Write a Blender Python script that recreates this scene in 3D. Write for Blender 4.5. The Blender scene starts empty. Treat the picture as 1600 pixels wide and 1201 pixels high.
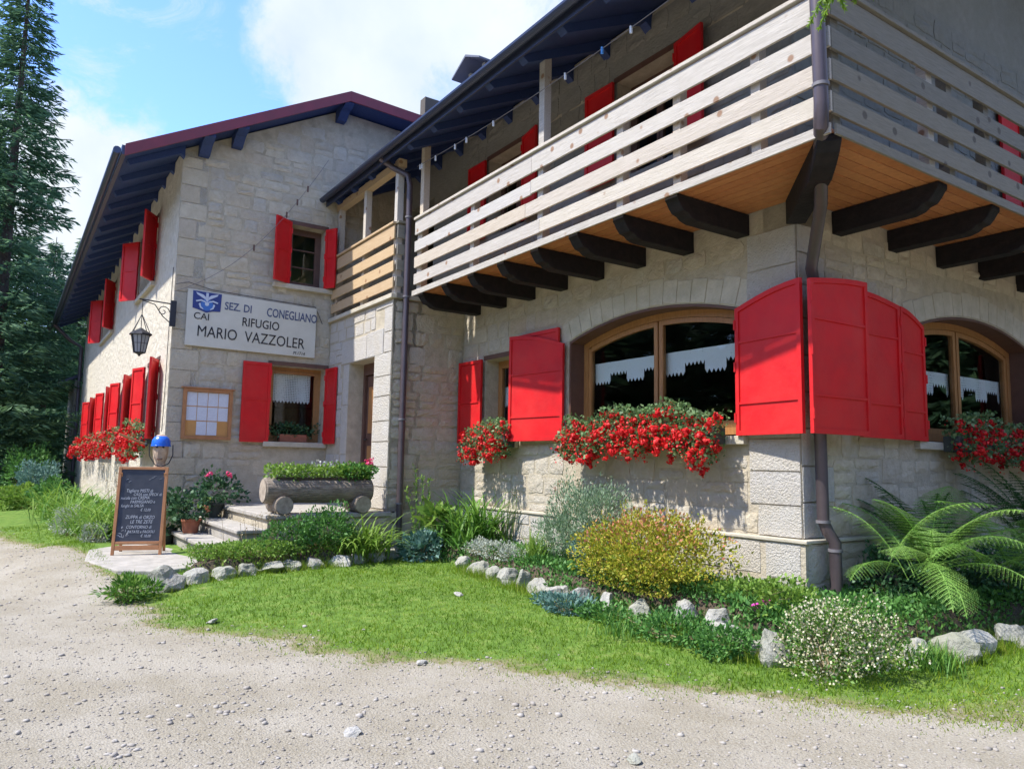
import bpy, math, random
import numpy as np
from mathutils import Vector, Matrix
random.seed(7); rng = np.random.default_rng(7)
S = bpy.context.scene; COL = S.collection
# ------------------------------------------------------------------ camera
cam_d = bpy.data.cameras.new('camera'); cam = bpy.data.objects.new('camera', cam_d); COL.objects.link(cam)
_r = Vector((0.55866508, 0.82921135, 0.01737436)); _u = Vector((0.07780293, -0.07325112, 0.9942741)); _f = Vector((-0.82573605, 0.55411444, 0.10543791))
CAM = Vector((4.029, -5.752, 1.6))
cam.matrix_world = Matrix(((_r.x, _u.x, -_f.x, CAM.x), (_r.y, _u.y, -_f.y, CAM.y), (_r.z, _u.z, -_f.z, CAM.z), (0, 0, 0, 1)))
cam_d.sensor_width = 36; cam_d.lens = 36 * 1170.1 / 1600; cam_d.clip_end = 3000; cam_d.clip_start = 0.05
S.camera = cam
# ------------------------------------------------------------------ light
SUN_AZ, SUN_EL = math.radians(180 + 16), math.radians(56)      # azimuth clockwise from +Y
sd = Vector((math.sin(SUN_AZ) * math.cos(SUN_EL), math.cos(SUN_AZ) * math.cos(SUN_EL), math.sin(SUN_EL)))
sun_d = bpy.data.lights.new('sun', 'SUN'); sun_d.energy = 2.7; sun_d.angle = math.radians(1.2); sun_d.color = (1, .955, .88)
sun = bpy.data.objects.new('sun', sun_d); COL.objects.link(sun); sun.rotation_euler = sd.to_track_quat('Z', 'Y').to_euler()
W = bpy.data.worlds.new('World'); S.world = W; W.use_nodes = True
wn, wl = W.node_tree.nodes, W.node_tree.links; wn.clear()
def N(t, **k):
    n = wn.new(t)
    for a, b in k.items(): setattr(n, a, b)
    return n
out = N('ShaderNodeOutputWorld'); bg = N('ShaderNodeBackground'); bg.inputs['Strength'].default_value = 0.15
sky = N('ShaderNodeTexSky', sky_type='NISHITA', sun_disc=False, sun_elevation=SUN_EL, sun_rotation=SUN_AZ, altitude=1700, air_density=1.2, dust_density=1.0, ozone_density=2.0)
tc = N('ShaderNodeTexCoord')
n1 = N('ShaderNodeTexNoise'); n1.inputs['Scale'].default_value = 4.2; n1.inputs['Detail'].default_value = 12; n1.inputs['Roughness'].default_value = .66; n1.inputs['Distortion'].default_value = .25
wl.new(tc.outputs['Generated'], n1.inputs['Vector'])
acc = n1.outputs['Fac']
def wmath(op, a, b=None, c=None):
    m = N('ShaderNodeMath', operation=op)
    for i, v in enumerate((a, b, c)):
        if v is None: continue
        if isinstance(v, (int, float)): m.inputs[i].default_value = v
        else: wl.new(v, m.inputs[i])
    return m.outputs[0]
# clouds and blue gaps in view, then unseen clouds added for white fill; the noise carries on over the whole sky
for (dx, dy, dz), rad, amt in (((-.80, .27, .54), .15, .20), ((-.70, .40, .60), .20, .17), ((-.76, .33, .55), .14, .10), ((-.935, .07, .35), .10, .24), ((-.965, .03, .24), .12, .16), ((-.84, .40, .40), .14, .10),
                              ((-.87, .12, .53), .13, -.26), ((-.90, .20, .38), .06, -.22), ((-.905, .03, .45), .07, -.16), ((-.80, .42, .46), .07, -.12), ((.4, -.8, .5), .3, .15), ((.7, .5, .4), .3, .15), ((-.2, -.9, .3), .3, .12), ((.1, .8, .55), .25, .12)):
    d = N('ShaderNodeVectorMath', operation='DISTANCE'); v = Vector((dx, dy, dz)).normalized()
    wl.new(tc.outputs['Generated'], d.inputs[0]); d.inputs[1].default_value = v
    mr = N('ShaderNodeMapRange', interpolation_type='SMOOTHSTEP'); wl.new(d.outputs['Value'], mr.inputs['Value'])
    mr.inputs['From Min'].default_value = 0; mr.inputs['From Max'].default_value = rad * 1.7; mr.inputs['To Min'].default_value = amt; mr.inputs['To Max'].default_value = 0
    acc = wmath('ADD', acc, mr.outputs['Result'])
cm = N('ShaderNodeMapRange', interpolation_type='SMOOTHSTEP'); wl.new(acc, cm.inputs['Value']); cm.inputs['From Min'].default_value = .465; cm.inputs['From Max'].default_value = .66
n2 = N('ShaderNodeTexNoise'); n2.inputs['Scale'].default_value = 9; n2.inputs['Detail'].default_value = 6; wl.new(tc.outputs['Generated'], n2.inputs['Vector'])
cr = N('ShaderNodeMix', data_type='RGBA'); wl.new(n2.outputs['Fac'], cr.inputs['Factor']); cr.inputs['A'].default_value = (1.5, 1.85, 2.35, 1); cr.inputs['B'].default_value = (2.65, 2.75, 2.85, 1)
hs = N('ShaderNodeHueSaturation'); hs.inputs['Saturation'].default_value = 1.05; hs.inputs['Value'].default_value = 1.12; tn = N('ShaderNodeMix', data_type='RGBA', blend_type='MULTIPLY'); tn.inputs['Factor'].default_value = 1; wl.new(sky.outputs['Color'], tn.inputs['A']); tn.inputs['B'].default_value = (.72, .775, 1.03, 1); wl.new(tn.outputs['Result'], hs.inputs['Color'])
n3 = N('ShaderNodeTexNoise'); n3.inputs['Scale'].default_value = 6; n3.inputs['Detail'].default_value = 10; n3.inputs['Roughness'].default_value = .7; n3.inputs['Distortion'].default_value = 1.2
mpw = N('ShaderNodeMapping'); mpw.inputs['Scale'].default_value = (1, 1, 2.6); wl.new(tc.outputs['Generated'], mpw.inputs['Vector']); wl.new(mpw.outputs['Vector'], n3.inputs['Vector'])
cw = N('ShaderNodeMapRange', interpolation_type='SMOOTHSTEP'); wl.new(n3.outputs['Fac'], cw.inputs['Value']); cw.inputs['From Min'].default_value = .50; cw.inputs['From Max'].default_value = .74; cw.inputs['To Max'].default_value = .55
veil = wmath('MAXIMUM', cm.outputs['Result'], cw.outputs['Result'])
mx = N('ShaderNodeMix', data_type='RGBA'); wl.new(veil, mx.inputs['Factor']); wl.new(hs.outputs['Color'], mx.inputs['A']); wl.new(cr.outputs['Result'], mx.inputs['B'])
wl.new(mx.outputs['Result'], bg.inputs['Color']); wl.new(bg.outputs[0], out.inputs['Surface'])
S.view_settings.view_transform = 'Standard'; S.view_settings.look = 'None'; S.view_settings.gamma = 1; S.view_settings.use_curve_mapping = False
S.view_settings.exposure = 1.5
S.cycles.max_bounces = 8; S.cycles.transparent_max_bounces = 24; S.cycles.use_denoising = True
# ------------------------------------------------------------------ materials
def mat(name, col, rough=.8, var=None, bump=0, bscale=20, nscale=4, obj_var=0, metal=0, detail=6, trans=0, ramp=None, attr=False, stretch=None, spec=.5, coat=0, knots=None, stain=None):
    """procedural material; var = second colour mixed by noise, ramp = colours picked by object random (or the leaf attribute)"""
    m = bpy.data.materials.new(name); m.use_nodes = True; nt = m.node_tree; n, l = nt.nodes, nt.links
    b = n['Principled BSDF']; b.inputs['Roughness'].default_value = rough; b.inputs['Metallic'].default_value = metal
    b.inputs['Specular IOR Level'].default_value = spec; b.inputs['Coat Weight'].default_value = coat
    g = n.new('ShaderNodeNewGeometry'); vec = g.outputs['Position']
    if stretch:
        mp = n.new('ShaderNodeMapping'); mp.inputs['Scale'].default_value = stretch; l.new(vec, mp.inputs['Vector']); vec = mp.outputs['Vector']
    base = None
    if ramp:
        cr = n.new('ShaderNodeValToRGB'); e = cr.color_ramp.elements
        while len(e) < len(ramp): e.new(0.5)
        for i, c in enumerate(ramp): e[i].position = i / (len(ramp) - 1); e[i].color = (*c, 1)
        if attr: a = n.new('ShaderNodeAttribute'); a.attribute_name = 'rnd'; l.new(a.outputs['Fac'], cr.inputs['Fac'])
        else: a = n.new('ShaderNodeObjectInfo'); l.new(a.outputs['Random'], cr.inputs['Fac'])
        base = cr.outputs['Color']
    if var:
        nz = n.new('ShaderNodeTexNoise'); nz.inputs['Scale'].default_value = nscale; nz.inputs['Detail'].default_value = detail; nz.inputs['Roughness'].default_value = .62; l.new(vec, nz.inputs['Vector'])
        r2 = n.new('ShaderNodeMapRange'); r2.inputs['From Min'].default_value = .38; r2.inputs['From Max'].default_value = .66; l.new(nz.outputs['Fac'], r2.inputs['Value'])
        mxn = n.new('ShaderNodeMix'); mxn.data_type = 'RGBA'
        l.new(r2.outputs['Result'], mxn.inputs['Factor']); mxn.inputs['A'].default_value = (*col, 1); mxn.inputs['B'].default_value = (*var, 1)
        if base is not None:
            m3 = n.new('ShaderNodeMix'); m3.data_type = 'RGBA'; m3.inputs['Factor'].default_value = .5; l.new(base, m3.inputs['A']); l.new(mxn.outputs['Result'], m3.inputs['B']); base = m3.outputs['Result']
        else: base = mxn.outputs['Result']
    if stain:
        g3 = n.new('ShaderNodeNewGeometry'); s3 = n.new('ShaderNodeTexNoise'); s3.inputs['Scale'].default_value = 1.7; s3.inputs['Detail'].default_value = 9; s3.inputs['Roughness'].default_value = .7; l.new(g3.outputs['Position'], s3.inputs['Vector'])
        q3 = n.new('ShaderNodeMapRange'); q3.inputs['From Min'].default_value = .42; q3.inputs['From Max'].default_value = .68; q3.inputs['To Max'].default_value = .75; l.new(s3.outputs['Fac'], q3.inputs['Value'])
        k3 = n.new('ShaderNodeMix'); k3.data_type = 'RGBA'; l.new(q3.outputs['Result'], k3.inputs['Factor']); l.new(base, k3.inputs['A']); k3.inputs['B'].default_value = (*stain, 1); base = k3.outputs['Result']
    if knots:
        g2 = n.new('ShaderNodeNewGeometry'); vo = n.new('ShaderNodeTexVoronoi'); vo.inputs['Scale'].default_value = 4.2; l.new(g2.outputs['Position'], vo.inputs['Vector'])
        kr = n.new('ShaderNodeMapRange'); kr.interpolation_type = 'SMOOTHSTEP'; kr.inputs['From Min'].default_value = .10; kr.inputs['From Max'].default_value = .17; kr.inputs['To Min'].default_value = .85; kr.inputs['To Max'].default_value = 0; l.new(vo.outputs['Distance'], kr.inputs['Value'])
        mk_ = n.new('ShaderNodeMix'); mk_.data_type = 'RGBA'; l.new(kr.outputs['Result'], mk_.inputs['Factor']); l.new(base, mk_.inputs['A']); mk_.inputs['B'].default_value = (*knots, 1); base = mk_.outputs['Result']
    if base is not None: l.new(base, b.inputs['Base Color'])
    else: b.inputs['Base Color'].default_value = (*col, 1)
    if bump:
        nb = n.new('ShaderNodeTexNoise'); nb.inputs['Scale'].default_value = bscale; nb.inputs['Detail'].default_value = 8; nb.inputs['Roughness'].default_value = .65; l.new(vec, nb.inputs['Vector'])
        bp = n.new('ShaderNodeBump'); bp.inputs['Strength'].default_value = 1; bp.inputs['Distance'].default_value = bump; l.new(nb.outputs['Fac'], bp.inputs['Height']); l.new(bp.outputs['Normal'], b.inputs['Normal'])
    if trans:
        o = n['Material Output']; t = n.new('ShaderNodeBsdfTranslucent'); ms = n.new('ShaderNodeMixShader'); ms.inputs['Fac'].default_value = trans
        if base is not None: l.new(base, t.inputs['Color'])
        else: t.inputs['Color'].default_value = (*col, 1)
        l.new(b.outputs[0], ms.inputs[1]); l.new(t.outputs[0], ms.inputs[2]); l.new(ms.outputs[0], o.inputs['Surface'])
    return m
M = {}
M['stone'] = mat('rough_stone', (0.551, 0.499, 0.393), .9, var=(0.374, 0.326, 0.249), nscale=11, bump=.02, bscale=28, ramp=[(0.582, 0.499, 0.354), (0.437, 0.418, 0.383), (0.624, 0.550, 0.412), (0.478, 0.367, 0.249), (0.489, 0.459, 0.402), (0.666, 0.581, 0.422), (0.541, 0.438, 0.296), (0.395, 0.367, 0.316)], stain=(0.458, 0.387, 0.273))
M['quoin'] = mat('white_limestone', (0.603, 0.581, 0.531), .9, var=(0.458, 0.438, 0.414), nscale=22, bump=.03, bscale=55, ramp=[(0.603, 0.560, 0.472), (0.541, 0.525, 0.492), (0.624, 0.550, 0.433), (0.489, 0.479, 0.472)], stain=(0.541, 0.485, 0.384))
M['mortar'] = mat('lime_mortar', (0.520, 0.459, 0.345), .95, var=(0.374, 0.326, 0.240), nscale=7, bump=.016, bscale=30, stain=(0.437, 0.372, 0.268))
M['shade_grey_stone'] = mat('shade_darkened_grey_stone', (.29, .28, .24), .95, var=(.20, .19, .16), nscale=8, bump=.02, bscale=26, ramp=[(.31, .29, .24), (.25, .245, .22), (.34, .31, .25)], stain=(.24, .235, .19))  # grey render tone, darkened to paint in deeper shade behind the balcony
M['plaster'] = mat('white_rough_plaster', (0.686, 0.632, 0.517), .95, var=(0.520, 0.469, 0.373), nscale=9, bump=.06, bscale=9, stain=(0.582, 0.519, 0.402))
M['smooth'] = mat('smooth_cast_stone', (0.562, 0.509, 0.402), .88, var=(0.437, 0.398, 0.306), nscale=6, bump=.008, bscale=40, stain=(0.416, 0.377, 0.277))
M['step'] = mat('worn_concrete_step', (.40, .37, .32), .9, var=(.29, .27, .23), nscale=7, bump=.008, bscale=30)
M['rock'] = mat('white_dolomite_rock', (.50, .48, .43), .9, var=(.22, .21, .17), nscale=7, bump=.04, bscale=18, ramp=[(.48, .47, .44), (.36, .35, .32), (.52, .50, .46), (.42, .40, .36)], stain=(.25, .26, .17))
M['red'] = mat('red_shutter_paint', (.66, .010, .014), .5, var=(.52, .010, .014), nscale=2.2, bump=.004, bscale=9, spec=.35, stain=(.60, .035, .03))
M['iron'] = mat('black_wrought_iron', (.035, .035, .04), .5, metal=.4)
M['pipe'] = mat('brown_grey_downpipe', (.11, .085, .09), .38, var=(.09, .072, .078), nscale=6, metal=.3)
M['black_wood'] = mat('tarred_black_wood', (.010, .009, .011), .75, var=(.020, .016, .017), nscale=10, bump=.008, bscale=20, spec=.3)
M['blue'] = mat('flare_blue_shaded_wood', (.020, .042, .135), .65, var=(.026, .052, .16), nscale=4, stretch=(2, 12, 12), bump=.003)  # blue cast of shade and lens flare put into the eaves colour
M['maroon'] = mat('maroon_bargeboard_paint', (.20, .028, .045), .55, var=(.16, .028, .04))
M['pale_wood'] = mat('weathered_larch_board', (.56, .51, .44), .8, var=(.30, .255, .20), nscale=5, stretch=(.9, 18, 26), bump=.008, bscale=10, ramp=[(.62, .58, .50), (.50, .485, .46), (.60, .48, .33), (.56, .55, .53), (.66, .59, .47), (.44, .42, .38)], knots=(.26, .13, .06))
M['honey_wood'] = mat('new_larch_board', (.58, .42, .24), .75, var=(.44, .28, .14), nscale=5, stretch=(1.2, 14, 16), bump=.006, bscale=14, ramp=[(.56, .40, .22), (.48, .34, .19), (.52, .40, .26)], knots=(.26, .12, .05))
M['grey_wood'] = mat('silvered_board', (.25, .235, .195), .85, var=(.14, .13, .105), nscale=5, stretch=(14, 1.2, 16), bump=.008, bscale=14, ramp=[(.27, .245, .195), (.21, .195, .16), (.30, .265, .20)], knots=(.10, .085, .07))
M['soffit'] = mat('orange_pine_floor_board', (.50, .20, .07), .6, var=(.32, .11, .04), nscale=6, stretch=(3, 3, 3), bump=.002, ramp=[(.55, .24, .09), (.42, .16, .055), (.60, .28, .11)])
M['frame_wood'] = mat('varnished_window_wood', (.40, .19, .065), .45, var=(.31, .14, .045), nscale=5, stretch=(10, 10, 1.5), bump=.002)
M['dark_frame'] = mat('dark_brown_wood_lining', (.13, .065, .045), .6, var=(.10, .05, .035), nscale=6)
M['orange_frame'] = mat('chalkboard_pine_frame', (.44, .20, .08), .55, var=(.34, .15, .06), nscale=8)
M['slate'] = mat('chalkboard_slate', (.028, .035, .05), .6, var=(.05, .055, .07), nscale=7)
M['chalk'] = mat('white_chalk', (.62, .64, .66), .9)
M['sign'] = mat('cream_sign_paint', (.62, .595, .51), .6, var=(.56, .535, .45), nscale=3)
M['black_paint'] = mat('black_letter_paint', (.015, .012, .015), .5)
M['blue_letter'] = mat('blue_grey_letter_paint', (.07, .09, .17), .5)
M['emblem_blue'] = mat('emblem_blue_paint', (.025, .045, .20), .5)
M['emblem_mid'] = mat('emblem_mid_blue_paint', (.05, .16, .48), .5)
M['emblem_white'] = mat('emblem_silver_paint', (.55, .60, .70), .5)
M['paper'] = mat('printed_paper', (.66, .68, .74), .8)
M['cork'] = mat('notice_board_backing', (.60, .31, .10), .8, var=(.52, .26, .08))
M['lace'] = mat('white_lace', (.96, .97, .96), .9, trans=.12)
M['terracotta'] = mat('terracotta', (.36, .13, .07), .8, var=(.28, .10, .055), nscale=12)
M['dark_pot'] = mat('dark_plastic_pot', (.05, .06, .05), .6)
M['bark'] = mat('weathered_log', (.34, .28, .215), .9, var=(.17, .135, .105), nscale=5, stretch=(8, 1.4, 8), bump=.02, bscale=9)
M['log_end'] = mat('sawn_log_end', (.42, .35, .27), .9, var=(.25, .20, .15), nscale=14)
M['helmet'] = mat('blue_helmet_shell', (.015, .13, .62), .28, coat=.15)
M['carving'] = mat('carved_wood', (.55, .42, .30), .8, var=(.33, .22, .15), nscale=9, bump=.01, bscale=20)
M['soil'] = mat('garden_soil', (.09, .065, .045), .95, var=(.06, .045, .03), nscale=20, bump=.03)
M['trunk'] = mat('spruce_bark', (.10, .075, .06), .95, var=(.06, .045, .035), nscale=12, bump=.03)
M['metal_sheet'] = mat('dark_sheet_metal', (.06, .07, .11), .4, metal=.6)
M['chim_metal'] = mat('weathered_grey_cap', (.12, .125, .15), .6)
M['wire'] = mat('grey_wire', (.16, .15, .16), .6)
M['peg_white'] = mat('white_plastic_peg', (.7, .72, .75), .5)
M['peg_blue'] = mat('blue_plastic_peg', (.08, .3, .7), .5)
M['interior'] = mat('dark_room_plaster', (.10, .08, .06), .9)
def leafm(name, cols, trans=.3, rough=.55): return mat(name, cols[0], rough, ramp=cols, attr=True, trans=trans, spec=.35)
M['needle'] = leafm('spruce_needles', [(.05, .11, .06), (.10, .20, .095), (.16, .28, .12)], .32, .7)
M['needle_light'] = leafm('fresh_spruce_tips', [(.12, .24, .02), (.2, .36, .03), (.28, .42, .05)], .4)
M['grass'] = leafm('lawn_grass', [(.10, .20, .010), (.17, .29, .016), (.25, .36, .025), (.32, .33, .07)], .4)
M['lily'] = leafm('strap_leaves', [(.05, .14, .02), (.10, .24, .035), (.19, .34, .05)], .35)
M['lime'] = leafm('lime_green_leaves', [(.12, .24, .03), (.20, .34, .05), (.27, .40, .08)], .35)
M['mid'] = leafm('mid_green_leaves', [(.045, .14, .03), (.09, .24, .045), (.16, .33, .08)], .3)
M['dark'] = leafm('dark_geranium_leaves', [(.02, .07, .03), (.045, .12, .045), (.10, .20, .09)], .2)
M['geranium'] = leafm('geranium_leaves', [(.07, .15, .05), (.14, .25, .09), (.26, .36, .17)], .3)
M['sage'] = leafm('sage_green_leaves', [(.14, .24, .13), (.24, .36, .21), (.38, .46, .32)], .3)
M['silver'] = leafm('silvery_leaves', [(.30, .34, .27), (.42, .46, .38), (.52, .55, .46)], .2)
M['bluish'] = leafm('blue_green_leaves', [(.06, .15, .12), (.12, .24, .20), (.20, .33, .28)], .25)
M['yellow'] = leafm('golden_leaves', [(.12, .21, .02), (.38, .40, .03), (.50, .46, .05), (.22, .32, .03), (.46, .42, .05), (.55, .38, .08)], .35)
M['pinkleaf'] = leafm('pink_tipped_leaves', [(.45, .22, .10), (.52, .17, .12), (.50, .30, .10)], .3)
M['fern'] = leafm('fern_green', [(.16, .34, .06), (.27, .48, .10), (.38, .58, .17)], .4)
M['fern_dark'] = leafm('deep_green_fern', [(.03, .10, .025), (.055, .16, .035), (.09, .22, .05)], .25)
M['cream'] = leafm('cream_flowerlets', [(.44, .42, .24), (.58, .54, .36), (.66, .64, .50)], .2)
M['white_flower'] = leafm('white_petals', [(.66, .66, .62), (.75, .75, .72)], .2)
M['red_flower'] = leafm('red_geranium_petals', [(.42, .004, .008), (.72, .010, .014), (.86, .05, .045)], .25)
M['pink_flower'] = leafm('pink_petals', [(.75, .04, .18), (.85, .12, .28)], .25)
M['magenta'] = leafm('magenta_petals', [(.6, .03, .35), (.75, .08, .45)], .25)
M['dry'] = leafm('dry_stems', [(.30, .22, .12), (.42, .33, .20), (.24, .22, .10)], .2)
def glass():
    m = bpy.data.materials.new('window_glass'); m.use_nodes = True; n, l = m.node_tree.nodes, m.node_tree.links; n.clear()
    o = n.new('ShaderNodeOutputMaterial'); t = n.new('ShaderNodeBsdfTransparent'); t.inputs[0].default_value = (.88, .91, .91, 1)
    g = n.new('ShaderNodeBsdfGlossy'); g.inputs['Roughness'].default_value = .015; f = n.new('ShaderNodeFresnel'); f.inputs[0].default_value = 1.55
    x = n.new('ShaderNodeMixShader'); gm = n.new('ShaderNodeNewGeometry'); iv = n.new('ShaderNodeMath'); iv.operation = 'SUBTRACT'; iv.inputs[0].default_value = 1; l.new(gm.outputs['Backfacing'], iv.inputs[1]); ml = n.new('ShaderNodeMath'); ml.operation = 'MULTIPLY'; l.new(iv.outputs[0], ml.inputs[0]); l.new(f.outputs[0], ml.inputs[1]); l.new(ml.outputs[0], x.inputs[0]); l.new(t.outputs[0], x.inputs[1]); l.new(g.outputs[0], x.inputs[2]); l.new(x.outputs[0], o.inputs[0]); return m
M['glass'] = glass()
def lace_mat():
    m = M['lace']; n, l = m.node_tree.nodes, m.node_tree.links
    o = n['Material Output']; src = o.inputs['Surface'].links[0].from_socket
    g = n.new('ShaderNodeNewGeometry'); v = n.new('ShaderNodeTexVoronoi'); v.inputs['Scale'].default_value = 34; v.inputs['Randomness'].default_value = .1; l.new(g.outputs['Position'], v.inputs['Vector'])
    r = n.new('ShaderNodeMath'); r.operation = 'LESS_THAN'; r.inputs[1].default_value = .36; l.new(v.outputs['Distance'], r.inputs[0])
    t = n.new('ShaderNodeBsdfTransparent'); x = n.new('ShaderNodeMixShader'); k = n.new('ShaderNodeMath'); k.operation = 'MULTIPLY'; k.inputs[1].default_value = .6; l.new(r.outputs[0], k.inputs[0])
    l.new(k.outputs[0], x.inputs[0]); l.new(src, x.inputs[1]); l.new(t.outputs[0], x.inputs[2]); l.new(x.outputs[0], o.inputs['Surface'])
lace_mat()
# ------------------------------------------------------------------ object helpers
WP = {}                                                    # world position of every object made here
def tag(o, label=None, cat=None, group=None, kind=None):
    if label: o['label'] = label
    if cat: o['category'] = cat
    if group: o['group'] = group
    if kind: o['kind'] = kind
    return o
def link(o, parent, wpos):
    COL.objects.link(o); wpos = Vector(wpos); WP[o.name] = wpos
    if parent is not None: o.parent = parent; o.location = wpos - WP[parent.name]
    else: o.location = wpos
    return o
def empty(name, pos, label=None, cat=None, group=None, parent=None):
    o = bpy.data.objects.new(name, None); o.empty_display_size = .1; link(o, parent, pos); return tag(o, label, cat, group)
def npmesh(name, V, F, m, parent=None, rnd=None, smooth=False, kind=None, pos=None):
    V = np.asarray(V, float).reshape(-1, 3); F = np.asarray(F, int)
    k = F.shape[1]; c = np.array(pos) if pos is not None else (V.min(0) + V.max(0)) / 2 * np.array([1, 1, 0]) + np.array([0, 0, V[:, 2].min()])
    me = bpy.data.meshes.new(name); me.vertices.add(len(V)); me.vertices.foreach_set('co', (V - c).ravel())
    me.loops.add(F.size); me.loops.foreach_set('vertex_index', F.ravel()); me.polygons.add(len(F)); me.polygons.foreach_set('loop_start', np.arange(0, F.size, k))
    if smooth: me.polygons.foreach_set('use_smooth', np.ones(len(F), bool))
    me.update(calc_edges=True)
    if rnd is not None:
        a = me.attributes.new('rnd', 'FLOAT', 'FACE'); a.data.foreach_set('value', np.asarray(rnd, float))
    me.materials.append(m); o = bpy.data.objects.new(name, me); link(o, parent, c)
    if kind: o['kind'] = kind
    return o
class MB:
    """collects geometry in world coordinates, builds ONE mesh object"""
    def __init__(s): s.v = []; s.f = []
    def add(s, vs, fs):
        b = len(s.v); s.v += [tuple(p) for p in vs]; s.f += [tuple(b + i for i in f) for f in fs]; return s
    def hexa(s, p):  # 8 points: bottom 0-3, top 4-7
        return s.add(p, [(0, 3, 2, 1), (4, 5, 6, 7), (0, 1, 5, 4), (1, 2, 6, 5), (2, 3, 7, 6), (3, 0, 4, 7)])
    def box(s, x0, x1, y0, y1, z0, z1): return s.hexa([(x0, y0, z0), (x1, y0, z0), (x1, y1, z0), (x0, y1, z0), (x0, y0, z1), (x1, y0, z1), (x1, y1, z1), (x0, y1, z1)])
    def beam(s, a, b, w, h, up=(0, 0, 1)):
        a, b = Vector(a), Vector(b); d = (b - a).normalized(); sd_ = d.cross(Vector(up)).normalized(); u = sd_.cross(d)
        q = [a + sd_ * i * w / 2 + u * j * h / 2 for i, j in ((-1, -1), (1, -1), (1, 1), (-1, 1))] + [b + sd_ * i * w / 2 + u * j * h / 2 for i, j in ((-1, -1), (1, -1), (1, 1), (-1, 1))]
        return s.hexa(q)
    def tube(s, pts, r, n=8, caps=True):
        pts = [Vector(p) for p in pts]; rr = r if isinstance(r, (list, tuple)) else [r] * len(pts); b = len(s.v); ref = None
        for i, p in enumerate(pts):
            d = (pts[min(i + 1, len(pts) - 1)] - pts[max(i - 1, 0)]).normalized()
            if ref is None: ref = d.orthogonal().normalized()
            ref = (ref - d * ref.dot(d)).normalized(); w = d.cross(ref)
            for k in range(n):
                t = 2 * math.pi * k / n; s.v.append(tuple(p + (ref * math.cos(t) + w * math.sin(t)) * rr[i]))
        for i in range(len(pts) - 1):
            for k in range(n): s.f.append((b + i * n + k, b + i * n + (k + 1) % n, b + (i + 1) * n + (k + 1) % n, b + (i + 1) * n + k))
        if caps: s.f.append(tuple(b + k for k in range(n))[::-1]); s.f.append(tuple(b + (len(pts) - 1) * n + k for k in range(n)))
        return s
    def prism(s, poly, off):  # polygon (3-D points) swept by off
        n = len(poly); off = Vector(off); a = [Vector(p) for p in poly]; c = [p + off for p in a]
        return s.add(a + c, [tuple(range(n))[::-1], tuple(range(n, 2 * n))] + [(i, (i + 1) % n, n + (i + 1) % n, n + i) for i in range(n)])
    def lathe(s, c, prof, n=20, axis=2, a0=0, a1=2 * math.pi):
        b = len(s.v); cl = abs(a1 - a0 - 2 * math.pi) < 1e-6; m = n if cl else n + 1
        for r, z in prof:
            for k in range(m):
                t = a0 + (a1 - a0) * k / n; p = [r * math.cos(t), r * math.sin(t), z]
                if axis == 0: p = [z, p[0], p[1]]
                if axis == 1: p = [p[0], z, p[1]]
                s.v.append((c[0] + p[0], c[1] + p[1], c[2] + p[2]))
        for i in range(len(prof) - 1):
            for k in range(n): s.f.append((b + i * m + k, b + i * m + (k + 1) % m, b + (i + 1) * m + (k + 1) % m, b + (i + 1) * m + k))
        return s
    def build(s, name, m, parent=None, bevel=0, smooth=False, kind=None):
        V = np.array(s.v); c = (V.min(0) + V.max(0)) / 2; c[2] = V[:, 2].min()
        me = bpy.data.meshes.new(name); me.from_pydata([tuple(p) for p in (V - c)], [], s.f); me.materials.append(m)
        if smooth:
            for p in me.polygons: p.use_smooth = True
            me.set_sharp_from_angle(angle=math.radians(38))
        o = bpy.data.objects.new(name, me); link(o, parent, c)
        if bevel:
            md = o.modifiers.new('bevel', 'BEVEL'); md.width = bevel; md.segments = 2; md.limit_method = 'ANGLE'
        if kind: o['kind'] = kind
        return o
class Frame:
    """a wall plane: u runs along it, d outward, z up"""
    def __init__(s, ox, oy, ux, uy): s.o = Vector((ox, oy, 0)); s.u = Vector((ux, uy, 0)).normalized(); s.n = s.u.cross(Vector((0, 0, 1))); s.ang = math.atan2(uy, ux)
    def P(s, u, d, z): return s.o + s.u * u + s.n * d + Vector((0, 0, z))
    def box(s, mb, u0, u1, d0, d1, z0, z1):
        return mb.hexa([s.P(u0, d1, z0), s.P(u1, d1, z0), s.P(u1, d0, z0), s.P(u0, d0, z0), s.P(u0, d1, z1), s.P(u1, d1, z1), s.P(u1, d0, z1), s.P(u0, d0, z1)])
F1 = Frame(0, 0, 1, 0); SD = Frame(0, 0, 0, 1); SG = Frame(-8.48, 0, 0, 1); WW = Frame(0, -3.75, 1, 0); VF = Frame(0, -1.2, 1, 0); VS = Frame(-5.9, 0, 0, 1)
FRONT_FACING = Frame(0, 0, 1, 0)
def text_mesh(body, fr, u, d, z, size, m, parent, name='lettering', sx=1, shear=0, rot=0, ex=.002, bold=0):
    c = bpy.data.curves.new('t', 'FONT'); c.body = body; c.size = size; c.extrude = ex; c.shear = shear; c.offset = bold; c.resolution_u = 3
    t = bpy.data.objects.new('t', c); COL.objects.link(t); dg = bpy.context.evaluated_depsgraph_get(); me = bpy.data.meshes.new_from_object(t.evaluated_get(dg)); bpy.data.objects.remove(t)
    R = Matrix.Rotation(rot, 4, 'Z'); A = Matrix(((fr.u.x, 0, fr.n.x, 0), (fr.u.y, 0, fr.n.y, 0), (0, 1, 0, 0), (0, 0, 0, 1)))
    me.transform(A @ R @ Matrix.Diagonal((sx, 1, 1, 1))); me.materials.clear(); me.materials.append(m)
    o = bpy.data.objects.new(name, me); link(o, parent, fr.P(u, d, z)); return o
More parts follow.
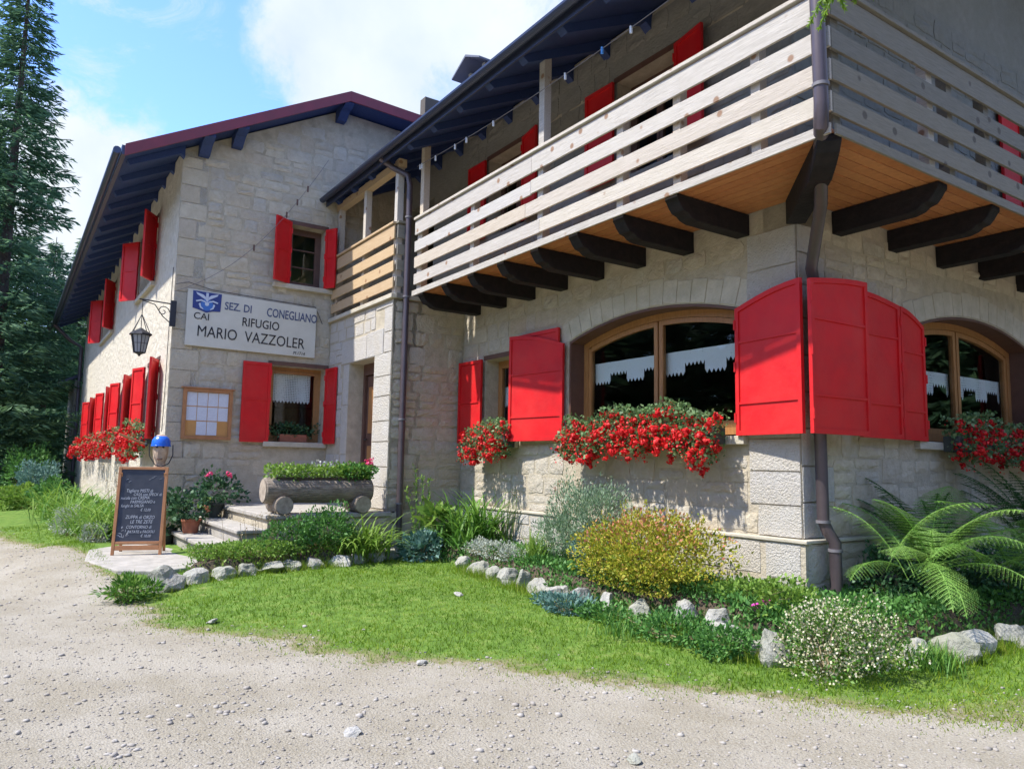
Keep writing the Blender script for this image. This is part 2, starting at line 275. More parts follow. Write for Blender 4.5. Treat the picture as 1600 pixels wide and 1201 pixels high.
# ------------------------------------------------------------------ terrain
LAWN = np.array([(-60, -7.2), (-20, -6.5), (-12.2, -5.95), (-10.2, -5.45), (-8.0, -5.08), (-5.9, -5.0), (-4.3, -4.85), (-2.92, -4.63), (-2.01, -3.94), (-1.13, -3.57), (-.46, -2.91), (.36, -2.26), (1.18, -1.75), (1.95, -.7), (2.5, 1), (2.9, 4), (3, 60)])
BED1 = np.array([(-5.7, -3.55), (-4.95, -4.1), (-4.9, -3.7), (-5.0, -3.2), (-5.15, -2.7), (-5.12, -2.2), (-5.4, -1.8), (-5.55, -1.4), (-5.9, -1.05), (-5.9, -3.3)])
BED2 = np.array([(-5.9, -1.05), (-4.6, -.78), (-4.0, -.88), (-3.4, -.93), (-2.7, -.98), (-1.9, -1.04), (-1.2, -1.0), (-.4, -.86), (.2, -.98), (.55, -.95), (.88, -.3), (1.02, .1), (.98, 1.0), (1.08, 1.6), (1.2, 6), (-.1, 6), (-.1, .1), (-6, .1)])
BEDW = np.array([(-26, -3.6), (-26, -4.75), (-12, -4.72), (-9.4, -4.55), (-8.5, -4.2), (-8.45, -3.6)])
def sdf(P, poly, closed=True):
    a = poly; b = np.roll(poly, -1, 0)
    if not closed: a, b = a[:-1], b[:-1]
    d = np.full(len(P), 1e9); ins = np.zeros(len(P), bool)
    for (x0, y0), (x1, y1) in zip(a, b):
        ex, ey = x1 - x0, y1 - y0; t = np.clip(((P[:, 0] - x0) * ex + (P[:, 1] - y0) * ey) / (ex * ex + ey * ey), 0, 1)
        d = np.minimum(d, np.hypot(P[:, 0] - x0 - t * ex, P[:, 1] - y0 - t * ey))
        if closed:
            c = ((y0 > P[:, 1]) != (y1 > P[:, 1])); ins ^= c & (P[:, 0] < (x1 - x0) * (P[:, 1] - y0) / ((y1 - y0) if y1 != y0 else 1e-9) + x0)
    return np.where(ins, d, -d) if closed else d
LAWN_POLY = np.vstack([LAWN, [(3, 200), (-200, 200), (-200, -6.2)]])
def LF(P): return sdf(P, LAWN_POLY) + 2.5 * np.exp(-(((P[:, 0] - .05) * .56 + (P[:, 1] + 5.35) * .83) / .75) ** 2 - (((P[:, 0] - .05) * .83 - (P[:, 1] + 5.35) * .56) / .30) ** 2)
def sm(x, a, b): t = np.clip((x - a) / (b - a), 0, 1); return t * t * (3 - 2 * t)
_ph = rng.uniform(0, 6.28, (40, 2)); _kd = rng.normal(0, 1, (40, 2))
def wob(P, sc):
    r = 0
    for i in range(14): r = r + np.sin((P[:, 0] * _kd[i, 0] + P[:, 1] * _kd[i, 1]) * sc * (1 + i * .22) + _ph[i, 0]) / (1 + i * .25)
    return r / 4
def gz(P):
    P = np.atleast_2d(np.asarray(P, float))[:, :2]; s = sdf(P, LAWN_POLY)
    z = .15 + .14 * sm(s, -.2, 1.9) + .012 * wob(P, 2.2) * sm(-s, -3, .5) + .010 * wob(P, 4)
    z = z + (.185 - np.clip(z - .15, 0, .1)) * np.exp(-(((P[:, 0] + 7.4) / 2.5) ** 2 + ((P[:, 1] + 4.3) / 1.5) ** 2) ** 3)
    z = z + .17 * sm(sdf(P, BED1), -.03, .12) + .20 * sm(sdf(P, BED2), -.03, .12) + .08 * sm(sdf(P, BEDW), -.1, .3)
    return z
def gz1(x, y): return float(gz([(x, y)])[0])
def axis(segs):
    r = []
    for a, b, st in segs: r.append(np.arange(a, b, st))
    return np.concatenate(r + [[segs[-1][1]]])
ax = axis([(-400, -60, 40), (-60, -26, 4), (-26, -10, .25), (-10, 4.2, .055), (4.2, 12, .5), (12, 60, 6), (60, 400, 60)])
ay = axis([(-400, -60, 40), (-60, -12, 4), (-12, -6.6, .4), (-6.6, 2.6, .055), (2.6, 12, .6), (12, 60, 6), (60, 400, 60)])
GX, GY = np.meshgrid(ax, ay); GP = np.stack([GX.ravel(), GY.ravel()], 1); GZ = gz(GP)
nx, ny = len(ax), len(ay); I = np.arange(nx * ny).reshape(ny, nx)
GF = np.stack([I[:-1, :-1], I[:-1, 1:], I[1:, 1:], I[1:, :-1]], -1).reshape(-1, 4)
def ground_mat():
    m = bpy.data.materials.new('gravel_and_turf'); m.use_nodes = True; n, l = m.node_tree.nodes, m.node_tree.links; b = n['Principled BSDF']; b.inputs['Roughness'].default_value = .95; b.inputs['Specular IOR Level'].default_value = .2
    g = n.new('ShaderNodeNewGeometry'); pos = g.outputs['Position']
    def noise(s, d=8, r=.6): a = n.new('ShaderNodeTexNoise'); a.inputs['Scale'].default_value = s; a.inputs['Detail'].default_value = d; a.inputs['Roughness'].default_value = r; l.new(pos, a.inputs['Vector']); return a.outputs['Fac']
    def ramp(f, st):
        c = n.new('ShaderNodeValToRGB'); e = c.color_ramp.elements
        while len(e) < len(st): e.new(.5)
        for i, (p, q) in enumerate(st): e[i].position = p; e[i].color = (*q, 1)
        l.new(f, c.inputs['Fac']); return c.outputs['Color']
    def mixc(f, a, c):
        x = n.new('ShaderNodeMix'); x.data_type = 'RGBA'; l.new(f, x.inputs['Factor']); l.new(a, x.inputs['A']); l.new(c, x.inputs['B']); return x.outputs['Result']
    fine = ramp(noise(60, 4, .7), [(.3, (.19, .165, .115)), (.45, (.30, .268, .20)), (.6, (.36, .33, .255)), (.75, (.46, .43, .345))])
    big = ramp(noise(1.6, 5), [(.38, (.235, .20, .145)), (.62, (.39, .355, .30))])
    gv = n.new('ShaderNodeMix'); gv.data_type = 'RGBA'; gv.inputs['Factor'].default_value = .4; l.new(fine, gv.inputs['A']); l.new(big, gv.inputs['B'])
    turf = ramp(noise(7, 8, .7), [(.3, (.06, .10, .02)), (.5, (.11, .20, .03)), (.62, (.17, .24, .05)), (.72, (.24, .21, .10))])
    soil = ramp(noise(20), [(.3, (.05, .04, .03)), (.7, (.12, .09, .06))])
    at = n.new('ShaderNodeAttribute'); at.attribute_name = 'grass'; a2 = n.new('ShaderNodeAttribute'); a2.attribute_name = 'bed'
    # ragged edge between turf and gravel
    ad = n.new('ShaderNodeMath'); ad.operation = 'ADD'; l.new(at.outputs['Fac'], ad.inputs[0]); l.new(noise(9, 8, .7), ad.inputs[1])
    mr = n.new('ShaderNodeMapRange'); l.new(ad.outputs[0], mr.inputs['Value']); mr.inputs['From Min'].default_value = .92; mr.inputs['From Max'].default_value = 1.08
    dryc = ramp(noise(14, 8, .7), [(.3, (.14, .12, .06)), (.5, (.25, .21, .12)), (.65, (.16, .18, .05))]); mrd = n.new('ShaderNodeMapRange'); l.new(ad.outputs[0], mrd.inputs['Value']); mrd.inputs['From Min'].default_value = 1.05; mrd.inputs['From Max'].default_value = 1.38; c1 = mixc(mr.outputs['Result'], gv.outputs['Result'], mixc(mrd.outputs['Result'], dryc, turf)); c2 = mixc(a2.outputs['Fac'], c1, soil); l.new(c2, b.inputs['Base Color'])
    v = n.new('ShaderNodeTexVoronoi'); v.inputs['Scale'].default_value = 75; l.new(pos, v.inputs['Vector'])
    s = n.new('ShaderNodeMath'); s.operation = 'MULTIPLY_ADD'; l.new(v.outputs['Distance'], s.inputs[0]); s.inputs[1].default_value = -.5; l.new(noise(35, 8, .75), s.inputs[2])
    bp = n.new('ShaderNodeBump'); bp.inputs['Distance'].default_value = .011; bp.inputs['Strength'].default_value = 1; l.new(s.outputs[0], bp.inputs['Height']); l.new(bp.outputs['Normal'], b.inputs['Normal']); return m
M['ground'] = ground_mat()
ground = npmesh('ground', np.column_stack([GP, GZ]), GF, M['ground'], smooth=True, kind='structure', pos=(0, 0, 0))
gs = LF(GP); grassv = sm(gs + .13 * wob(GP, 3.1) + .10 * wob(GP, 1.3) + .08 * wob(GP, 9), -.22, .55)
a = ground.data.attributes.new('grass', 'FLOAT', 'POINT'); a.data.foreach_set('value', grassv)
bedv = np.maximum.reduce([sm(sdf(GP, BED1), -.02, .05), sm(sdf(GP, BED2), -.02, .05), sm(sdf(GP, BEDW), -.1, .1)])
a = ground.data.attributes.new('bed', 'FLOAT', 'POINT'); a.data.foreach_set('value', bedv)
# low mountainside behind the forest
hx, hy = np.meshgrid(np.linspace(-420, -160, 27), np.linspace(-300, 300, 41)); HZ = 8 + 45 * sm(-hx.ravel(), 160, 400) + 5 * np.sin(hx.ravel() / 23) * np.cos(hy.ravel() / 31); HZ[hx.ravel() > -170] = -1
J = np.arange(hx.size).reshape(hx.shape)
npmesh('hills', np.column_stack([hx.ravel(), hy.ravel(), HZ]), np.stack([J[:-1, :-1], J[1:, :-1], J[1:, 1:], J[:-1, 1:]], -1).reshape(-1, 4), mat('wooded_hillside', (.03, .06, .03), .95, var=(.05, .085, .04), nscale=.2, bump=1, bscale=.6), smooth=True, kind='structure')
# ------------------------------------------------------------------ buildings
lodge = empty('stone_lodge', (-2.9, 1.5, .5), 'pale stone lodge with wooden balcony on black beams and arched windows with folding red shutters', 'building')
gable_house = empty('gabled_house', (-15, 0, .4), 'gabled stone house with dark blue eaves and red shutters along its white side', 'building')
def wall(fr, u0, u1, z0, z1, holes, th, m, parent, name='wall'):
    us = sorted({u0, u1, *[h[0] for h in holes], *[h[1] for h in holes]}); zs = sorted({z0, z1, *[h[2] for h in holes], *[h[3] for h in holes]}); mb = MB()
    us = [u for u in us if u0 <= u <= u1]; zs = [z for z in zs if z0 <= z <= z1]
    solid = lambda i, j: 0 <= i < len(us) - 1 and 0 <= j < len(zs) - 1 and not any(h[0] - 1e-6 <= (us[i] + us[i + 1]) / 2 <= h[1] and h[2] <= (zs[j] + zs[j + 1]) / 2 <= h[3] for h in holes)
    P = fr.P
    for i in range(len(us) - 1):
        for j in range(len(zs) - 1):
            if not solid(i, j): continue
            a, b, c, d = us[i], us[i + 1], zs[j], zs[j + 1]
            mb.add([P(a, 0, c), P(b, 0, c), P(b, 0, d), P(a, 0, d)], [(0, 1, 2, 3)]); mb.add([P(a, -th, c), P(b, -th, c), P(b, -th, d), P(a, -th, d)], [(3, 2, 1, 0)])
            if not solid(i - 1, j): mb.add([P(a, 0, c), P(a, 0, d), P(a, -th, d), P(a, -th, c)], [(0, 1, 2, 3)])
            if not solid(i + 1, j): mb.add([P(b, 0, c), P(b, -th, c), P(b, -th, d), P(b, 0, d)], [(0, 1, 2, 3)])
            if not solid(i, j - 1): mb.add([P(a, 0, c), P(a, -th, c), P(b, -th, c), P(b, 0, c)], [(0, 1, 2, 3)])
            if not solid(i, j + 1): mb.add([P(a, 0, d), P(b, 0, d), P(b, -th, d), P(a, -th, d)], [(0, 1, 2, 3)])
    return mb.build(name, m, parent)
# stone prototypes: 1 x 1 front, rough and chamfered
def stone_proto(i, rough=.12):
    r = random.Random(i * 13 + 5); nu, nz = 4, 3; v = []; f = []
    for j in range(nz + 1):
        for k in range(nu + 1):
            e = (k in (0, nu)) or (j in (0, nz)); x = k / nu - .5; z = j / nz - .5
            if k in (0, nu): x += (r.random() - .5) * .08 - (.05 * (1 if k else -1) if j in (0, nz) and k in (0, nu) else 0) * r.random()
            if j in (0, nz): z += (r.random() - .5) * .13
            if not e: x += (r.random() - .5) * .1; z += (r.random() - .5) * .12
            v.append((x, (-.25 - r.random() * .25 if e else -r.random() * rough * 6 - .45) , z))
    id_ = lambda j, k: j * (nu + 1) + k
    for j in range(nz):
        for k in range(nu): f.append((id_(j, k), id_(j, k + 1), id_(j + 1, k + 1), id_(j + 1, k)))
    loop = [id_(0, k) for k in range(nu + 1)] + [id_(j, nu) for j in range(1, nz + 1)] + [id_(nz, k) for k in range(nu - 1, -1, -1)] + [id_(j, 0) for j in range(nz - 1, 0, -1)]
    b = len(v); v += [(v[q][0] * 1.02, 1.2, v[q][2] * 1.03) for q in loop]
    for q in range(len(loop)): f.append((loop[q], b + q, b + (q + 1) % len(loop), loop[(q + 1) % len(loop)]))
    return v, f
PROTO = [stone_proto(i) for i in range(14)]
for i in range(14):
    v_, f_ = stone_proto(i + 50, .05); PROTO.append(([(math.copysign(min(abs(x), .5), x) if abs(x) < .42 else math.copysign(.5 - .25 * (.5 - min(abs(x), .5)), x), -.45 + (y + .45) * .45 if y < 1 else y, math.copysign(.5 - .25 * (.5 - min(abs(z), .5)), z) if abs(z) > .42 else z) for x, y, z in v_], f_))
PM = {}
def proto_mesh(i, mk):
    if (i, mk) not in PM:
        me = bpy.data.meshes.new('stone_block'); me.from_pydata(PROTO[i][0], [], PROTO[i][1]); me.materials.append(M[mk]); PM[(i, mk)] = me
    return PM[(i, mk)]
QUEUE = {}                                                 # building -> list of (size, data)
def stones(parent, wallobj, fr, u0, u1, z0, z1, blocked, hrange, lrange, mk='stone', d=0, depth=.014, seed=1, gap=.014, zjit=.0):
    r = random.Random(seed); z = z0
    while z < z1 - .05:
        h = r.uniform(*hrange)
        if z + h > z1 - hrange[0] * .5: h = z1 - z
        step = .02; n = int((u1 - u0) / step); free = []; run = None
        for k in range(n + 1):
            u = u0 + (k + .5) * step; ok = k < n and not any(blocked(u, zz) for zz in (z + .01, z + h / 2, z + h - .01))
            if ok and run is None: run = u - step / 2
            if not ok and run is not None:
                if u - run > .07: free.append((run, u - step / 2))
                run = None
        for a, b in free:
            u = a
            while u < b - 1e-4:
                l = r.uniform(*lrange)
                if u + l > b - lrange[0] * .55: l = b - u
                parts = [(z, h)]
                if h > .2 and r.random() < .35: hh = h * r.uniform(.4, .6); parts = [(z, hh), (z + hh, h - hh)]
                for zz, h2 in parts:
                    QUEUE.setdefault(parent.name, []).append((wallobj, fr, u + l / 2, zz + h2 / 2, l - gap, h2 - gap, r.randrange(14) + (14 if mk == 'quoin' else 0), mk, d, depth * r.uniform(.5, 1.5), r.uniform(-.03, .03), r.uniform(.84, 1.02), r.uniform(-.012, .012)) ) if r.random() > .05 else None
                u += l
        z += h
def flush_stones(parent, limit):
    q = QUEUE.pop(parent.name, [])
    def key(s):
        p = s[1].P(s[2], 0, s[3]); dv = CAM - p; c = max(dv.normalized().dot(s[1].n), 0); w = 1
        v = p - CAM; f = v.dot(_f)
        if f < .1 or abs(v.dot(_r) / f) > .72 or abs(v.dot(_u) / f) > .56: w = .001
        return -s[4] * s[5] * c * w / dv.length_squared
    q.sort(key=key); far = {}
    for i, (wo, fr, u, z, l, h, pi, mk, d, dep, rot, *ex_) in enumerate(q):
        if ex_: l *= ex_[0]; h *= min(1.0, 1.86 - ex_[0]); z += ex_[1]
        Mx = Matrix.Translation(fr.P(u, d, z)) @ Matrix.Rotation(fr.ang, 4, 'Z') @ Matrix.Rotation(rot, 4, 'Y') @ Matrix.Diagonal((l, dep, h, 1))
        if i < limit:
            o = bpy.data.objects.new('stone', proto_mesh(pi, mk)); COL.objects.link(o); o.parent = wo; o.matrix_local = Matrix.Translation(-WP[wo.name]) @ Mx
        else:
            v, f = PROTO[pi]; g = far.setdefault((wo.name, mk), MB()); g.add([Mx @ Vector(p) for p in v], f)
    for (wn_, mk), g in far.items(): g.build('stonework', M[mk], bpy.data.objects[wn_], kind='stuff')
rect = lambda a, b, c, d: (lambda u, z: a < u < b and c < z < d)
def arch_top(u, c, hw, zs, rise):
    R = (hw * hw + rise * rise) / (2 * rise); t = R * R - (u - c) ** 2
    return zs + math.sqrt(max(t, 0)) - (R - rise)
A1 = (-1.95, 1.32, 3.13, .20)      # arched window in the front wall: centre, half width, spring, rise
A2 = (3.28, 1.34, 3.10, .22)       # and in the side wall
def arch_block(A):
    return lambda u, z: abs(u - A[0]) < A[1] + .02 and 1.80 < z < arch_top(u, *A) + .30 or (abs(u - A[0]) < A[1] + .22 and A[2] - .03 < z < arch_top(min(max(u, A[0] - A[1]), A[0] + A[1]), *A) + .27)
# ---- front wall
f_wall = wall(F1, -5.9, 0, .2, 6.75, [(A1[0] - A1[1], A1[0] + A1[1], 1.9, A1[2] + A1[3] + .02), (-5.23, -4.42, 1.9, 3.1), (-2.39, -1.41, 4.95, 6.15), (-5.26, -4.3, 4.95, 6.15)], .35, M['mortar'], lodge)
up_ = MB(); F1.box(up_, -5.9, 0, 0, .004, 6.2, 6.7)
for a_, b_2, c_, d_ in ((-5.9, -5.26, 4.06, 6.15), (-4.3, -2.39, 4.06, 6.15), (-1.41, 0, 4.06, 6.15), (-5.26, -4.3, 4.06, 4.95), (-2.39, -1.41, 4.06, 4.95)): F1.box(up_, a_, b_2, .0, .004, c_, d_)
up_.build('shade_grey_render', M['shade_grey_stone'], f_wall)  # thin grey coat, balcony shade put into its colour
s_wall = wall(SD, 0, 8, .2, 6.75, [(A2[0] - A2[1], A2[0] + A2[1], 1.9, A2[2] + A2[3] + .02), (4.55, 5.6, 4.3, 6.15)], .35, M['mortar'], lodge)
MB().prism([(0, 0, 6.75), (0, 8, 6.75), (0, 8, 8.8), (0, 4.1, 8.8)], (-.35, 0, 0)).build('gable_wall', M['shade_grey_stone'], lodge)
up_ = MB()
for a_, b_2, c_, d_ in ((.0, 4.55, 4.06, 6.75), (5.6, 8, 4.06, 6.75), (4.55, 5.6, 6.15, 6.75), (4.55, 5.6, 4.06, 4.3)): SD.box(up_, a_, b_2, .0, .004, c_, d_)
up_.build('shade_grey_render', M['shade_grey_stone'], s_wall)
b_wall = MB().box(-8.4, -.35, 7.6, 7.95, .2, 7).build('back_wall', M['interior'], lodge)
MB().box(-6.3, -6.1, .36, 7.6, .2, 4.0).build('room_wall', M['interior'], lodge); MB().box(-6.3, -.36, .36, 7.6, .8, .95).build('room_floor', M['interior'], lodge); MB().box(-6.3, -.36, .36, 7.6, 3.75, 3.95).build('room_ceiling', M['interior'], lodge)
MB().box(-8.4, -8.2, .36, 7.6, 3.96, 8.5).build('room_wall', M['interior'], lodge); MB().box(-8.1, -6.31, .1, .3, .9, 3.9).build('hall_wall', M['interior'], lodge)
u_wall = wall(F1, -8.48, -5.9, 4.0, 6.75, [(-7.9, -7.0, 4.05, 6.1)], .3, M['shade_grey_stone'], lodge)
# arch infill between springing and the flat top of the hole + voussoirs + lining
def arch_parts(fr, A, wobj):
    c, hw, zs, rise = A; top = zs + rise + .02; n = 24; mb = MB()
    for i in range(n):
        a, b = c - hw + 2 * hw * i / n, c - hw + 2 * hw * (i + 1) / n; za, zb = arch_top(a, *A), arch_top(b, *A)
        mb.hexa([fr.P(a, -.002, za), fr.P(b, -.002, zb), fr.P(b, -.348, zb), fr.P(a, -.348, za), fr.P(a, -.002, top), fr.P(b, -.002, top), fr.P(b, -.348, top), fr.P(a, -.348, top)])
    mb.build('arch_infill', M['mortar'], wobj)
    R = (hw * hw + rise * rise) / (2 * rise); zc = zs + rise - R; am = math.asin(hw / R); k = 15
    for i in range(k):
        t0, t1 = -am * 1.10 + 2.2 * am * i / k + .0009, -am * 1.10 + 2.2 * am * (i + 1) / k - .0009; pr = random.uniform(.005, .009); q = []
        h = .27 + random.uniform(-.03, .03)
        for t, rr in ((t0, R + .012), ((t0 + t1) / 2, R + .012), (t1, R + .012), (t1, R + h), (t0, R + h)): q.append(fr.P(c + rr * math.sin(t), pr, zc + rr * math.cos(t)))
        MB().prism(q, -fr.n * .05).build('arch_stone', M['smooth'], wobj, bevel=.004)
def arch_window(fr, A, parent, zb=1.93):
    c, hw, zs, rise = A
    w = empty('window', fr.P(c, -.25, zb), parent=parent)
    def band(d0, d1, inset, width, mk, name, par, zb=zb):
        mb = MB(); n = 20; R = (hw * hw + rise * rise) / (2 * rise); zc = zs + rise - R
        o_, i_ = [], []
        for i in range(n + 1):
            u = c - (hw - inset) + 2 * (hw - inset) * i / n; o_.append((u, zc + math.sqrt((R - inset) ** 2 - (u - c) ** 2)))
            u = c - (hw - inset - width) + 2 * (hw - inset - width) * i / n; i_.append((u, zc + math.sqrt((R - inset - width) ** 2 - (u - c) ** 2)))
        O = [(o_[0][0], zb)] + o_ + [(o_[-1][0], zb)]; Q = [(i_[0][0], zb + (width if name != 'lining' else 0))] + i_ + [(i_[-1][0], zb + (width if name != 'lining' else 0))]
        m = len(O); v = [fr.P(u, d1, z) for u, z in O] + [fr.P(u, d1, z) for u, z in Q] + [fr.P(u, d0, z) for u, z in O] + [fr.P(u, d0, z) for u, z in Q]; f = []
        rng_ = range(m - 1) if name == 'lining' else range(m)
        for i in rng_:
            j = (i + 1) % m
            f += [(i, i + m, j + m, j), (2 * m + i, 2 * m + j, 3 * m + j, 3 * m + i), (i, j, 2 * m + j, 2 * m + i), (m + i, 3 * m + i, 3 * m + j, m + j)]
        return mb.add(v, f).build(name, M[mk], par)
    band(-.30, -.004, .004, .025, 'dark_frame', 'lining', w, zb - .02)
    band(-.30, -.215, .03, .075, 'frame_wood', 'frame', w)
    for sgn in (-1, 1):                                  # two casements, arched heads
        mb = MB(); u_in, u_out = c + sgn * .012, c + sgn * (hw - .107); n = 10; R = (hw * hw + rise * rise) / (2 * rise); zc = zs + rise - R
        tp = lambda u, e: zc + math.sqrt((R - .107 - e) ** 2 - (u - c) ** 2)
        ua, ub = sorted((u_in, u_out)); wd = .055
        fr.box(mb, ua, ua + wd, -.275, -.225, zb + .078, tp(ua, .0) - .004); fr.box(mb, ub - wd, ub, -.275, -.225, zb + .078, tp(ub, .0) - .004); fr.box(mb, ua + wd, ub - wd, -.275, -.225, zb + .078, zb + .14)
        for i in range(n):
            a, b = ua + wd + (ub - ua - 2 * wd) * i / n, ua + wd + (ub - ua - 2 * wd) * (i + 1) / n
            mb.hexa([fr.P(a, -.225, tp(a, .055)), fr.P(b, -.225, tp(b, .055)), fr.P(b, -.275, tp(b, .055)), fr.P(a, -.275, tp(a, .055)), fr.P(a, -.225, tp(a, .002)), fr.P(b, -.225, tp(b, .002)), fr.P(b, -.275, tp(b, .002)), fr.P(a, -.275, tp(a, .002))])
        mb.build('casement', M['frame_wood'], w)
        g = MB(); us = [ua + wd + (ub - ua - 2 * wd) * i / n for i in range(n + 1)]
        poly = [fr.P(us[0], -.25, zb + .14)] + [fr.P(us[-1], -.25, zb + .14)] + [fr.P(u, -.25, tp(u, .055)) for u in us[::-1]]
        g.prism(poly, -fr.n * .006).build('pane', M['glass'], w)
    return w
arch_parts(F1, A1, f_wall); arch_parts(SD, A2, s_wall)
w1 = arch_window(F1, A1, lodge); w2 = arch_window(SD, A2, lodge)
def sill(fr, u0, u1, z, parent, mk='smooth', d=.07, h=.08): mb = MB(); fr.box(mb, u0, u1, -.2, d, z - h, z); return mb.build('window_sill', M[mk], parent, bevel=.006)
sill(F1, -3.34, -.56, 1.9, lodge); sill(SD, 1.85, 4.75, 1.9, lodge); sill(F1, -5.3, -4.35, 1.9, lodge)
def window(fr, u0, u1, z0, z1, parent, mk='frame_wood', dep=.22, bars=0, split=True):
    w = empty('window', fr.P((u0 + u1) / 2, -dep, z0), parent=parent); mb = MB(); t = .06
    for a, b, c, d in ((u0, u0 + t, z0, z1), (u1 - t, u1, z0, z1), (u0 + t, u1 - t, z0, z0 + t), (u0 + t, u1 - t, z1 - t, z1)): fr.box(mb, a, b, -dep - .05, -dep, c, d)
    mb.build('frame', M[mk], w)
    cs = [(u0 + t, (u0 + u1) / 2), ((u0 + u1) / 2, u1 - t)] if split else [(u0 + t, u1 - t)]
    for a, b in cs:
        mb = MB(); k = .045; a += .004; b -= .004; c, d = z0 + t + .003, z1 - t - .003
        fr.box(mb, a, a + k, -dep - .04, -dep + .01, c, d); fr.box(mb, b - k, b, -dep - .04, -dep + .01, c, d); fr.box(mb, a + k, b - k, -dep - .04, -dep + .01, c, c + k); fr.box(mb, a + k, b - k, -dep - .04, -dep + .01, d - k, d)
        for q in range(bars): zz = c + (d - c) * (q + 1) / (bars + 1); fr.box(mb, a + k, b - k, -dep - .03, -dep, zz - .012, zz + .012)
        mb.build('casement', M[mk], w); g = MB(); fr.box(g, a + k, b - k, -dep - .022, -dep - .016, c + k, d - k); g.build('pane', M['glass'], w)
    mb = MB(); fr.box(mb, u0 - .05, u1 + .05, .002, .012, z1 + .002, z1 + .07); mb.build('head_trim', M['dark_frame'], w)
    return w
window(F1, -5.23, -4.42, 1.92, 3.1, lodge)
for a, b in ((-2.39, -1.41), (-5.26, -4.3)): window(F1, a, b, 4.95, 6.15, lodge, 'dark_frame')
window(SD, 4.55, 5.6, 4.3, 6.15, lodge, 'dark_frame')
# plinth, a hand's breadth proud of the walls
pl = MB(); F1.box(pl, -5.9, .06, -.01, .055, .15, .96); SD.box(pl, -.05, 8, -.01, .058, .15, .958); plinth = pl.build('plinth', M['mortar'], lodge)
ld = MB(); F1.box(ld, -5.9, .085, 0, .075, .962, .995); SD.box(ld, -.07, 8, 0, .078, .964, .996); ld.build('plinth_ledge', M['smooth'], lodge, bevel=.008)
# ---- stones of the lodge
bl1 = lambda u, z: arch_block(A1)(u, z) or -5.28 < u < -4.35 and 1.8 < z < 3.16 or u > -.56 and z < 3.9 and False
def quoins(wobj, fr, uc, sgn, z0, z1, big=(.52, .30), hs=(.26, .34), mk='quoin', seed=3, parent=None, wmax=9):
    r = random.Random(seed); z = z0; i = 0; res = []
    while z < z1 - .1:
        h = r.uniform(*hs)
        if z + h > z1 - .12: h = z1 - z
        l = min(big[i % 2] * r.uniform(.9, 1.15), wmax); a, b = (uc - l, uc) if sgn > 0 else (uc, uc + l)
        QUEUE.setdefault(parent.name, []).append((wobj, fr, (a + b) / 2, z + h / 2, l - .012, h - .012, 14 + r.randrange(14), mk, .004, .014, 0)); res.append((a, b, z, z + h)); z += h; i += 1
    return res
q1 = quoins(f_wall, F1, 0, 1, 1.0, 3.8, big=(.50, .60), seed=4, parent=lodge, wmax=.55)
q2 = quoins(s_wall, SD, 0, -1, 1.0, 3.8, big=(.30, .42), seed=5, parent=lodge)
inq = lambda q: (lambda u, z: any(a - .001 < u < b + .001 and c < z < d for a, b, c, d in q))
qq1, qq2 = inq(q1), inq(q2)
stones(lodge, f_wall, F1, -5.88, 0, 1.0, 3.8, lambda u, z: bl1(u, z) or qq1(u, z), (.17, .27), (.22, .48), seed=11)
stones(lodge, s_wall, SD, 0, 7.9, 1.0, 3.9, lambda u, z: arch_block(A2)(u, z) or qq2(u, z), (.17, .27), (.22, .46), seed=12)
stones(lodge, plinth, F1, -5.85, .06, .36, .955, lambda u, z: False, (.26, .32), (.35, .6), mk='quoin', d=.055, seed=13)
stones(lodge, plinth, SD, -.05, 5, .36, .955, lambda u, z: False, (.26, .32), (.35, .6), mk='stone', d=.058, seed=14)
stones(lodge, f_wall, F1, -5.88, 0, 4.06, 6.7, lambda u, z: -2.5 < u < -1.3 and 4.85 < z < 6.2 or -5.35 < u < -4.2 and 4.85 < z < 6.2, (.2, .28), (.25, .5), mk='shade_grey_stone', d=.004, seed=15)
stones(lodge, s_wall, SD, 0, 7.9, 4.06, 6.7, rect(4.45, 5.7, 4.2, 6.2), (.2, .28), (.25, .5), mk='shade_grey_stone', d=.004, seed=16)
# ---- entrance bay with the front door (vestibule)
v_front = wall(VF, -8.48, -5.9, .2, 3.98, [(-7.52, -6.52, .9, 3.18)], .5, M['mortar'], lodge, 'entrance_wall')
v_side = wall(VS, -1.199, 0, .2, 3.98, [], .3, M['mortar'], lodge, 'entrance_side_wall')
MB().box(-8.48, -5.86, -1.26, 0, 3.985, 4.05).build('balcony_slab', M['smooth'], lodge, bevel=.005)
door = empty('door', VF.P(-7.0, -.30, .92), parent=lodge)
mb = MB(); VF.box(mb, -7.52, -7.45, -.34, -.25, .92, 3.18); VF.box(mb, -6.64, -6.52, -.34, -.24, .92, 3.18); VF.box(mb, -7.45, -6.64, -.34, -.25, 3.0, 3.18); mb.build('door_frame', M['dark_frame'], door)
mb = MB(); VF.box(mb, -7.44, -6.65, -.33, -.29, .93, 2.99); mb.build('door_leaf', M['dark_frame'], door, bevel=.01)
for zz in (1.1, 2.05): mb = MB(); VF.box(mb, -7.34, -6.75, -.289, -.275, zz, zz + .75); mb.build('door_panel', M['frame_wood'], door, bevel=.01)
MB().tube([VF.P(-7.38, -.28, 1.95), VF.P(-7.38, -.24, 1.95), VF.P(-7.27, -.24, 1.95)], .011).build('door_handle', M['iron'], door)
